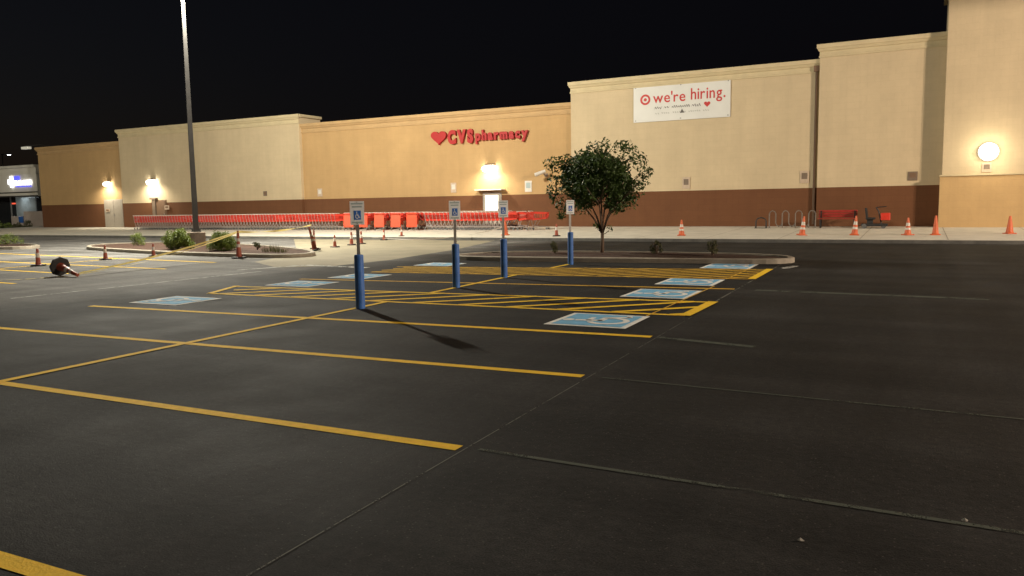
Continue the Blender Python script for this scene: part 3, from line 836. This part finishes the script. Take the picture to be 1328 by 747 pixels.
def cone(p, x, y, z, lb, g, rz=0.0, rot=None, sc=None):
    f = dup if p.name in used else place
    used.add(p.name)
    return f(p, (x, y, z), rz, lb, g, sc, rot)


cone(muted, -24.76, 15.15, 0, 'faded cone standing left of the knocked over cone', GS, .4, None, (.76,)*3)
cone(muted, -25.26, 17.83, 0, 'faded cone standing behind the knocked over cone, in front of the lamp island', GS, .2, None, (.70,)*3)
cone(muted, -25.22, 19.75, 0, 'faded cone at the kerb in front of the big shrub', GS, .6, None, (.64,)*3)
cone(slim, -20.83, 19.72, 0, 'slim upright channelizer cone holding up the caution tape', GS, 0, None, (1, 1, .92))
cone(slim, -21.2, 24.0, .0, 'slim channelizer cone leaning left behind the lamp island', GS, 0, (0, rad(-12), .45))
cone(slim, -22.13, 25.03, 0, 'slim channelizer cone upright right of the leaning one', GS, .3, None, (.8, .8, .78))
cone(muted, -22.12, 26.3, 0, 'short faded cone right of the two slim channelizers', GS, .1, None, (.72,)*3)
cone(muted, -22.55, 27.95, .003, 'faded cone just left of the nearest sign post pole', GS, .5, None, (.82,)*3)
cone(muted, -22.75, 28.9, .003, 'faded cone half hidden behind the nearest sign post pole', GS, 1.0, None, (.8,)*3)
cone(muted, -24.13, 32.5, .003, 'faded cone by the kerb in front of the child seat carts', GS, .2, None, (.72,)*3)
cone(muted, -23.75, 33.5, SZ(33.5), 'faded cone on the sidewalk edge right of the cone by the kerb', GS, .9, None, (.62,)*3)
cone(plain, -18.25, 34.6, SZ(34.6), 'orange cone at the end of the cart rows behind the third sign post', GW, .1)
cone(muted, -15.2, 34.0, SZ(34.0), 'dull cone standing on the sidewalk left of the tree trunk', GW, .3, None, (.8,)*3)
cone(wide, -9.45, 34.89, SZ(34.89), 'striped cone on the sidewalk right of the tree, below the banner', GW, .2)
cone(wide, -4.39, 35.37, SZ(35.37), 'striped cone standing in front of the bike rack', GW, .5, (rad(3), rad(5), .5), (1, 1, 1.15))
cone(wide, -2.35, 35.56, SZ(35.56), 'striped cone standing in front of the red bench', GW, .0, (0, rad(4), 0), (1, 1, 1.15))
cone(wide, -.37, 35.74, SZ(35.74), 'striped cone in front of the shadow beside the tall bay', GW, .7)
cone(plain, .62, 35.83, SZ(35.83), 'plain orange cone at the left corner of the tall bay', GW, .2, None, (.9, .9, 1.1))
cone(plain, 3.23, 36.79, SZ(36.79), 'plain orange cone at the right edge below the round lamp', GW, .5)
fc = cone(slim, -20.25, 12.95, .26, 'knocked over cone with a black base lying on the lot by the tape', GS, 0, None, (1, 1, .98))
fc.rotation_euler = (0, rad(102), rad(-8))
fc.scale = (1.05, 1.05, .92)

# caution tape


def ribbon(mb, pts, wd, seed, n=60, twist=1.0):
    rr = random.Random(seed); ph = rr.uniform(0, 6)
    P = [Vector(p) for p in pts]; vs, fs = [], []
    seg = len(P)-1
    for i in range(n+1):
        t = i/n*seg; j = min(int(t), seg-1); u = t-j
        p = P[j].lerp(P[j+1], u)
        d = (P[j+1]-P[j]).normalized(); side = d.cross(Vector((0, 0, 1))).normalized()
        a = ph+twist*i/n*6
        wv = (Vector((0, 0, 1))*abs(math.sin(a))*1.0+side*math.cos(a))*wd/2
        if p.z < .05: wv = side*wd/2+Vector((0, 0, rr.uniform(-.004, .004)))
        vs += [p-wv, p+wv]
    fs = [(2*i, 2*i+1, 2*i+3, 2*i+2) for i in range(n)]
    mb.mesh(vs, fs)


def sag(p, q, s_, n=14):
    p, q = Vector(p), Vector(q)
    return [p.lerp(q, i/n)-Vector((0, 0, s_*4*(i/n)*(1-i/n))) for i in range(n+1)]


k = MB()
ribbon(k, sag((-19.45, 12.95, .10), (-20.83, 19.72, .93), .10), .055, 1, twist=.3)
ribbon(k, sag((-19.5, 12.9, .06), (-20.83, 19.72, .90), .16), .05, 2, twist=.3)
ribbon(k, sag((-20.83, 19.72, .92), (-21.35, 24.0, 1.02), .10), .07, 3)
ribbon(k, [(-19.45, 12.9, .03), (-19.9, 12.55, .02), (-20.1, 11.9, .015), (-20.9, 10.9, .015), (-21.6, 9.8, .015), (-22.6, 8.6, .015)], .075, 4)
tag(k.build('caution_tape', 'tape'), 'yellow caution tape strung from the knocked over cone to the slim cones', 'tape')
k = MB(); ribbon(k, sag((-18.25, 34.6, .62), (-22.6, 28.0, .5), .42), .06, 8)
tag(k.build('caution_tape', 'cone_white'), 'pale sagging tape running from the end of the cart rows across the driveway', 'tape')

# ------------------------------------------------------------------ shopping carts


def cart_proto():
    t = thing('shopping_cart', '', 'shopping cart')
    # basket: tapering open tub, nose towards +X
    A = [(-.42, -.29, .52), (.40, -.21, .60), (.40, .21, .60), (-.42, .29, .52)]
    B = [(-.45, -.31, .98), (.47, -.25, .94), (.47, .25, .94), (-.45, .31, .98)]
    k = MB()
    def lerp(p, q, u): return Vector(p).lerp(Vector(q), u)
    for i in range(4):
        j = (i+1) % 4
        k.mesh([A[i], A[j], lerp(A[j], B[j], .22), lerp(A[i], B[i], .22)], [(0, 1, 2, 3)])
        k.mesh([lerp(A[i], B[i], .80), lerp(A[j], B[j], .80), B[j], B[i]], [(0, 1, 2, 3)])
        n = 9 if i % 2 == 0 else 6
        for q in range(n+1):
            p = lerp(lerp(A[i], A[j], q/n), lerp(B[i], B[j], q/n), .22); p2 = lerp(lerp(A[i], A[j], q/n), lerp(B[i], B[j], q/n), .81)
            k.tube([p, p2], .016, 4)
    k.mesh(A, [(0, 1, 2, 3)])
    k.tube(B+[B[0]], .017, 5); k.build('basket', 'cart_red', t)
    k = MB(); k.tube([(-.58, -.30, 1.03), (-.58, .30, 1.03)], .022, 8); k.tube([(-.58, -.28, 1.03), (-.43, -.30, .96)], .014, 5); k.tube([(-.58, .28, 1.03), (-.43, .30, .96)], .014, 5); k.build('handle', 'cart_white', t)
    k = MB()
    for e in (-1, 1):
        k.tube([(-.47, e*.33, 1.0), (-.43, e*.325, .72), (-.40, e*.31, .50)], .010, 5)
        k.tube([(-.50, e*.27, .13), (-.34, e*.27, .22), (-.42, e*.28, .55)], .02, 5); k.tube([(-.34, e*.27, .22), (.46, e*.19, .15)], .018, 5); k.tube([(-.10, e*.27, .53), (-.30, e*.26, .20)], .018, 5)
    k.tube([(.46, -.19, .15), (.46, .19, .15)], .015, 5); k.tube([(-.34, -.27, .22), (-.34, .27, .22)], .015, 5)
    k.build('frame', 'cart_steel', t)
    k = MB(); k.box((-.39, 0, .80), (.02, .40, .26), Matrix.Rotation(rad(8), 3, 'Y'), bevel=.005); k.build('child_seat_flap', 'cart_red', t)
    for (x_, y_) in ((-.50, -.27), (-.50, .27), (.44, -.19), (.44, .19)):
        k = MB(); k.lathe([(.03, -.016), (.06, -.014), (.06, .014), (.03, .016)], (x_, 0, .06), 10, 'Y'); o = k.build('wheel', 'wheel_grey', t); o.location = (0, y_, 0)
    return t


GL, GR = 'red shopping carts nested in the long left row', 'red shopping carts in the right rows'
cart = cart_proto()
yr = 39.6
n1 = 70; xs, xe = -51.6, -32.5
for i in range(n1):
    x = xs+(xe-xs)*i/(n1-1)
    lb = 'red cart at the open left end of the long nested row' if i == 0 else 'red shopping cart nested inside the long row left of the child seat carts'
    y = yr+.05*math.sin(i*.35)+random.uniform(-.015, .015)
    (place if i == 0 else dup)(cart, (x, y, SZ(y)), random.uniform(-.02, .02), lb, GL if i else None)
cart['group'] = GL
for ch in cart.children:
    if ch.name.startswith('child_seat_flap'):
        ch.data = ch.data.copy(); ch.data.materials.clear(); ch.data.materials.append(M['cart_white']); ch['label'] = 'white child seat flap'
xs, xe = -25.6, -20.2; n2 = 21
for i in range(n2):
    x = xs+(xe-xs)*i/(n2-1); y = 39.5-.3*(i/n2)
    dup(cart, (x, y, SZ(y)), rad(-4)+random.uniform(-.05, .05), 'red shopping cart nested in the front row right of the child seat carts', GR)
xs, xe = -32.2, -25.9
for i in range(23):
    x = xs+(xe-xs)*i/22; y = 40.3+random.uniform(-.02, .02)
    dup(cart, (x, y, SZ(y)), random.uniform(-.02, .02), 'red shopping cart nested behind the five child seat carts', 'red carts behind the child seat carts')
xs, xe = -24.4, -20.6
for i in range(14):
    x = xs+(xe-xs)*i/13; y = 40.75
    dup(cart, (x, y, SZ(y)), rad(3)+random.uniform(-.05, .05), 'red shopping cart in the rear row against the wall under the lit door', 'red carts in the rear row under the lit door')
dup(cart, (-19.3, 39.1, SZ(39.1)), rad(-35), 'red shopping cart turned aslant at the right end of the front row', GR)

# big child seat carts


def kid_cart():
    t = thing('child_seat_cart', '', 'shopping cart')
    k = MB()                                            # moulded double seat shell, back towards -Y
    k.box((0, -.32, .62), (.62, .06, .86), Matrix.Rotation(rad(-6), 3, 'X'), bevel=.025)
    k.box((0, -.02, .40), (.60, .56, .12), bevel=.03)
    for e in (-1, 0, 1): k.box((e*.28, .0, .58), (.045, .50, .34), bevel=.02)
    k.build('seat_shell', 'cart_orange', t)
    k = MB(); A = [(-.26, .28, .52), (.26, .28, .52), (.22, 1.0, .58), (-.22, 1.0, .58)]; B = [(-.29, .26, .98), (.29, .26, .98), (.25, 1.06, .94), (-.25, 1.06, .94)]
    k.mesh(A, [(0, 1, 2, 3)])
    for i in range(4):
        j = (i+1) % 4; a, b, c2, d = (Vector(q) for q in (A[i], A[j], B[j], B[i]))
        k.mesh([a, b, b.lerp(c2, .5), a.lerp(d, .5)], [(0, 1, 2, 3)]); k.mesh([a.lerp(d, .8), b.lerp(c2, .8), c2, d], [(0, 1, 2, 3)])
        for q in range(8): k.tube([a.lerp(b, q/7).lerp(d.lerp(c2, q/7), .5), a.lerp(b, q/7).lerp(d.lerp(c2, q/7), .81)], .012, 4)
    k.tube(B+[B[0]], .018, 5); k.build('basket', 'cart_red', t)
    k = MB(); k.tube([(-.30, -.42, 1.04), (.30, -.42, 1.04)], .024, 8)
    for e in (-1, 1): k.tube([(e*.27, -.42, 1.04), (e*.27, -.30, .95)], .016, 5)
    k.build('handle', 'cart_red', t)
    k = MB()
    for e in (-1, 1): k.tube([(e*.27, -.36, .15), (e*.27, 0, .2), (e*.2, .98, .15)], .018, 5); k.tube([(e*.27, -.05, .2), (e*.27, -.05, .36)], .018, 5); k.tube([(e*.24, .4, .18), (e*.25, .4, .54)], .018, 5)
    k.box((0, -.02, .24), (.52, .7, .03), bevel=.008)
    k.build('frame', 'cart_white', t)
    for (x_, y_) in ((-.27, -.36), (.27, -.36), (-.2, .95), (.2, .95)):
        k = MB(); k.lathe([(.035, -.018), (.07, -.015), (.07, .015), (.035, .018)], (0, y_, .07), 12, 'X'); o = k.build('wheel', 'wheel_grey', t); o.location = (x_, 0, 0)
    return t


kc = kid_cart(); GK = 'orange child seat carts'
for i, (x, a) in enumerate([(-31.45, 3), (-30.3, -4), (-29.1, 2), (-27.85, -3), (-26.75, 5)]):
    (place if i == 0 else dup)(kc, (x, 38.9, SZ(38.9)), rad(a+20), 'orange child seat cart, %s of five mid cart row' % ['leftmost', 'second from the left', 'the middle one', 'second from the right', 'rightmost'][i], GK)
dup(cart, (-18.75, 39.7, SZ(39.7)), rad(6), 'red shopping cart standing loose, last on the right before the tree', GR)

# ------------------------------------------------------------------ sidewalk furniture
br = thing('bike_rack', 'grey wave bike rack in front of the brown wall left of the bench', 'bike rack', (-5.6, 41.0, SZ(41)))
k = MB(); pts = []
for j in range(4):
    x = -1.05+j*.62
    pts += [(x, 0, .0), (x, 0, .72), (x+.05, 0, .82), (x+.15, 0, .87), (x+.25, 0, .82), (x+.31, 0, .72), (x+.31, 0, .25), (x+.36, 0, .14), (x+.46, 0, .09), (x+.56, 0, .14), (x+.61, 0, .25)]
pts = pts[:-4]+[(.81+.31, 0, 0.0)]
k.tube(pts, .03, 8); k.build('wave_tube', 'rack_grey', br)
k = MB()
for x in (-1.05, 1.12): k.lathe([(.09, -.01), (.09, .012), (.04, .02)], (x, 0, 0), 14)
k.build('floor_flange', 'galv', br)
rb = thing('hoop_stand', 'low dark hoop stand left of the wave bike rack', 'bike rack', (-7.05, 41.0, SZ(41)))
k = MB(); k.tube([(-.25, 0, 0), (-.25, 0, .35), (-.18, 0, .48), (0, 0, .54), (.18, 0, .48), (.25, 0, .35), (.25, 0, 0)], .035, 8); k.build('hoop', 'dark_metal', rb)
k = MB(); k.box((0, 0, .01), (.62, .22, .025), bevel=.005); k.build('foot_plate', 'dark_metal', rb)

bc = thing('bench', 'red bench with a tall back against the brown wall', 'bench', (-3.5, 41.2, SZ(41.2)))
k = MB(); [k.box((0, .22+j*.02, .56+j*.125), (1.75, .035, .105), bevel=.01) for j in range(3)]; k.build('backrest', 'bench_red', bc)
k = MB(); [k.box((0, -.22+j*.11, .45), (1.75, .095, .035), bevel=.01) for j in range(4)]; k.build('seat', 'bench_red', bc)
for e in (-1, 1):
    k = MB(); k.box((e*.76, -.2, .215), (.06, .06, .43)); k.box((e*.76, .19, .42), (.06, .06, .84)); k.box((e*.76, 0, .41), (.06, .40, .04)); k.build('leg', 'dark_metal', bc)

sco = thing('mobility_cart', 'dark and red electric shopping cart parked at the right end of the bench', 'mobility cart', (-1.9, 40.9, SZ(40.9)), rad(0))
k = MB(); k.box((.05, 0, .16), (1.15, .52, .12), bevel=.03); k.build('deck', 'rubber', sco)
k = MB(); k.box((-.12, 0, .46), (.42, .44, .10), bevel=.03); k.box((-.30, 0, .72), (.09, .42, .50), Matrix.Rotation(rad(-8), 3, 'Y'), bevel=.03); k.box((-.14, 0, .30), (.26, .26, .26), bevel=.02); k.build('seat', 'rubber', sco)
k = MB(); k.box((.52, 0, .55), (.40, .46, .34), bevel=.03); k.build('basket', 'cart_red', sco)
k = MB(); k.tube([(.36, 0, .18), (.22, 0, .80), (.10, 0, .98)], .03, 8); k.tube([(.12, -.24, .98), (.12, .24, .98)], .022, 6); k.tube([(.10, 0, .98), (.55, 0, 1.02)], .025, 6); k.build('tiller', 'dark_metal', sco)
for (x_, y_) in ((-.38, -.25), (-.38, .25), (.45, -.2), (.45, .2)):
    k = MB(); k.lathe([(.05, -.035), (.11, -.03), (.11, .03), (.05, .035)], (x_, 0, .11), 14, 'Y'); o = k.build('wheel', 'wheel_grey', sco); o.location = (0, y_, 0)

# ------------------------------------------------------------------ plants


def leaves(name, clumps, per, size, m, parent, seed, flat=.0):
    rr = random.Random(seed); vs, fs = [], []
    for (cx, cy, cz, r) in clumps:
        for _ in range(int(per*max(.35, (r/.4)**1.6))):
            while True:
                d = Vector((rr.uniform(-1, 1), rr.uniform(-1, 1), rr.uniform(-1, 1)))
                if d.length <= 1: break
            p = Vector((cx, cy, cz))+d*r
            n = (Vector((rr.gauss(0, 1), rr.gauss(0, 1), rr.gauss(.3+flat, 1)))+d*.7).normalized()
            t = n.cross(Vector((rr.gauss(0, 1), rr.gauss(0, 1), rr.gauss(-.4, 1)))).normalized(); b = n.cross(t)
            L_ = size*rr.uniform(.6, 1.35); W_ = L_*.42; i = len(vs)
            vs += [p-t*L_*.5, p+b*W_*.5+n*W_*.12, p+t*L_*.5, p-b*W_*.5+n*W_*.12]
            fs += [(i, i+1, i+2), (i, i+2, i+3)]
    return raw(name, vs, fs, m, parent)


tr = thing('tree', 'small leafy tree with a forked trunk in the right island', 'tree', (-8.64, 22.75, .17))
rr = random.Random(21)
k = MB(); k.tube([(0, 0, -.05), (.01, 0, .3), (.0, .02, .62)], .062, 10, .05)
limbs = []
for a, sp_, hh in ((2.9, .55, 1.7), (.2, .5, 1.75), (1.5, .4, 1.9), (-1.4, .5, 1.6), (-.3, .6, 1.55), (3.6, .62, 1.5), (2.2, .15, 2.1)):
    e = Vector((sp_*math.cos(a), sp_*math.sin(a), hh)); m1 = Vector((e.x*.35, e.y*.35, .62+(hh-.62)*.45))
    k.tube([(0, .02, .58), m1, e], .036, 7, .016); limbs.append(e)
    for q in range(3):
        e2 = e+Vector((math.cos(a+rr.uniform(-.9, .9))*rr.uniform(.4, .9), math.sin(a+rr.uniform(-.9, .9))*rr.uniform(.4, .9), rr.uniform(.15, .8)))
        k.tube([m1.lerp(e, .8), m1.lerp(e2, .8)+Vector((0, 0, .06)), e2], .017, 5, .006)
k.tube([(0, 0, .55), (.16, -.05, .62), (.27, -.08, .72)], .014, 5, .006); k.tube([(0, 0, .62), (-.12, -.05, .72), (-.18, -.08, .84)], .012, 5, .005)
k.build('trunk', 'bark', tr, True)
cl = []
while len(cl) < 150:
    d = Vector((rr.uniform(-1, 1), rr.uniform(-1, 1), rr.uniform(-1, 1)))
    if d.length > 1: continue
    x, y, z = d.x*1.12-.06, d.y*1.15, 2.2+d.z*.86
    if z < 1.75 and abs(d.x) < .35 and rr.random() < .8: continue
    cl.append((x, y, z, rr.uniform(.15, .32)))
cr_, sr_ = math.cos(rad(23)), math.sin(rad(23))           # lobes of the crown, spread across it
for (lx, lz, r) in ((-1.68, 2.93, .24), (-1.45, 2.86, .26), (-1.2, 2.95, .3), (1.62, 2.62, .26), (1.5, 2.3, .24), (1.4, 2.95, .28), (1.15, 3.25, .24), (.72, 3.42, .26), (.92, 3.5, .2), (.1, 3.45, .28), (-.25, 3.38, .28), (-.7, 3.1, .28),
                    (-1.5, 1.75, .26), (-1.3, 1.5, .24), (-1.62, 2.0, .22), (-1.0, 1.45, .26), (1.1, 1.62, .26), (.75, 1.5, .24), (-.6, 1.45, .26), (-1.55, 2.4, .26), (1.3, 2.0, .26), (-1.35, 1.2, .16), (.3, 1.55, .2)):
    dy = rr.uniform(-.25, .25); lx *= .92 if lx < 0 else .80; lz = 1.15+(lz-1.15)*.90; cl.append((lx*cr_-dy*sr_, lx*sr_+dy*cr_, lz, r))
leaves('crown', cl, 165, .12, 'leaf', tr, 5)
lv = leaves('trunk_sprout', [(.27, -.08, .76, .12), (-.18, -.08, .86, .10)], 40, .11, 'leaf', tr, 8)


def shrub(name, x, y, w_, h, label, m, seed, group=None, n=26, size=.06, z=.16, per=150):
    t = thing(name, label, 'shrub', (x, y, z), 0, group); rr = random.Random(seed); cl = []
    while len(cl) < n:
        a = rr.uniform(0, 6.28); q = math.sqrt(rr.random()); zz = rr.random()
        if q*q+zz*zz > 1.05: continue
        cl.append((q*math.cos(a)*w_*.40, q*math.sin(a)*w_*.40, .10+zz*h*.80, rr.uniform(.12, .2)*min(1, w_*1.1)))
    leaves('foliage', cl, per, size, m, t, seed)
    k = MB()
    for q in range(6):
        a = rr.uniform(0, 6.28); k.tube([(0, 0, -.06), (math.cos(a)*w_*.12, math.sin(a)*w_*.12, h*.4), (math.cos(a)*w_*.3, math.sin(a)*w_*.3, h*.75)], .014, 5, .005)
    k.build('stem', 'bark', t)
    return t


SG = 'shrubs in the parking islands'
shrub('shrub', -26.3, 21.75, 1.35, .80, 'largest bright green shrub, just left of the light pole pedestal', 'shrub_leaf', 1, SG, 90, .07, per=300)
shrub('shrub', -23.4, 21.35, 1.15, .66, 'bright green shrub behind the tape, right of the light pole pedestal', 'shrub_leaf', 2, SG, 70, .07, per=280)
shrub('shrub', -30.6, 23.2, .75, .55, 'small round shrub at the left part of the lamp island', 'shrub_leaf', 3, SG, 20)
shrub('shrub', -22.2, 21.95, .42, .30, 'tiny shrub beside the slim upright cone', 'dry_leaf', 4, SG, 8)
shrub('shrub', -39.0, 22.5, 1.5, .45, 'yellowish low shrub in the island at the left edge', 'shrub_leaf', 5, SG, 26)
shrub('shrub', -9.95, 22.1, .42, .38, 'small dull shrub between the last two sign posts', 'dry_leaf', 6, SG, 9)
shrub('shrub', -6.8, 22.4, .45, .5, 'small dull shrub right of the tree trunk', 'dry_leaf', 7, SG, 10)
shrub('shrub', -5.2, 22.5, .5, .38, 'small low shrub near the right end of the tree island', 'dry_leaf', 8, SG, 9)
shrub('shrub', -79.2, 44.6, 4.4, .75, 'low hedge shrub in front of the shop windows at far left', 'shrub_leaf', 9, 'shrubs in front of the shop', 40, .14, z=.15)
shrub('shrub', -76.2, 44.9, 1.0, .6, 'small rusty shrub left of the store corner', 'dry_leaf', 10, 'shrubs in front of the shop', 12, .12, z=.15)
shrub('shrub', -74.0, 44.6, 1.1, .8, 'small rusty shrub right at the store corner', 'dry_leaf', 11, 'shrubs in front of the shop', 14, .12, z=.15)


def tuft(x, y, w_, h, label, seed):
    rr = random.Random(seed); vs, fs = [], []
    for _ in range(90):
        a = rr.uniform(0, 6.28); q = math.sqrt(rr.random())*w_*.5; b = Vector((q*math.cos(a), q*math.sin(a), 0)); d = Vector((math.cos(a), math.sin(a), 0))*rr.uniform(.02, .12)
        hh = h*rr.uniform(.5, 1.1); s_ = Vector((-d.y, d.x, 0)).normalized()*.008; i = len(vs)
        vs += [b-s_, b+s_, b+d*.4+Vector((0, 0, hh*.6))+s_*.7, b+d*.4+Vector((0, 0, hh*.6))-s_*.7, b+d*1.2+Vector((0, 0, hh))]
        fs += [(i, i+1, i+2, i+3), (i+3, i+2, i+4)]
    o = raw('grass_tuft', vs, fs, 'dry_leaf'); o.location = (x, y, .16); tag(o, label, 'grass tuft', 'grass tufts in the lamp island')


tuft(-20.6, 21.0, .8, .26, 'dry grass tuft near the right tip of the lamp island', 1)
tuft(-19.9, 20.75, .6, .2, 'dry grass tuft at the right tip of the lamp island', 2)

# bits of litter on the near asphalt


def litter(x, y, sz, label, seed):
    rr = random.Random(seed); n = 7
    vs = [(sz*rr.uniform(.5, 1)*math.cos(2*math.pi*i/n), sz*.6*rr.uniform(.5, 1)*math.sin(2*math.pi*i/n), rr.uniform(.004, .014)) for i in range(n)]+[(0, 0, .02)]
    vs += [(v[0]*.9, v[1]*.9, max(.002, v[2]-.006)) for v in vs[:-1]]
    fs = [(i, (i+1) % n, n) for i in range(n)]+[(n+1+i, n+1+(i+1) % n, (i+1) % n, i) for i in range(n)]
    o = raw('litter_scrap', vs, fs, 'litter'); o.location = (x, y, 0); o.rotation_euler = (0, 0, rr.uniform(0, 6)); tag(o, label, 'litter', 'pale scraps on the near asphalt')


litter(.27, 4.62, .022, 'pale scrap on the asphalt below the green chalk line', 1)
litter(-.47, 4.0, .02, 'pale curled scrap at the bottom centre of the asphalt', 2)

# ------------------------------------------------------------------ render settings
scene.view_settings.view_transform = 'Standard'; scene.view_settings.look = 'None'; scene.view_settings.gamma = 1; scene.view_settings.exposure = 0
scene.render.engine = 'CYCLES'
scene.cycles.use_denoising = True
scene.cycles.max_bounces = 6
scene.cycles.sample_clamp_indirect = 4
scene.render.filter_size = 1.7
for o in list(bpy.data.objects):
    if 'label' in o.keys() and not o['label']: del o['label']
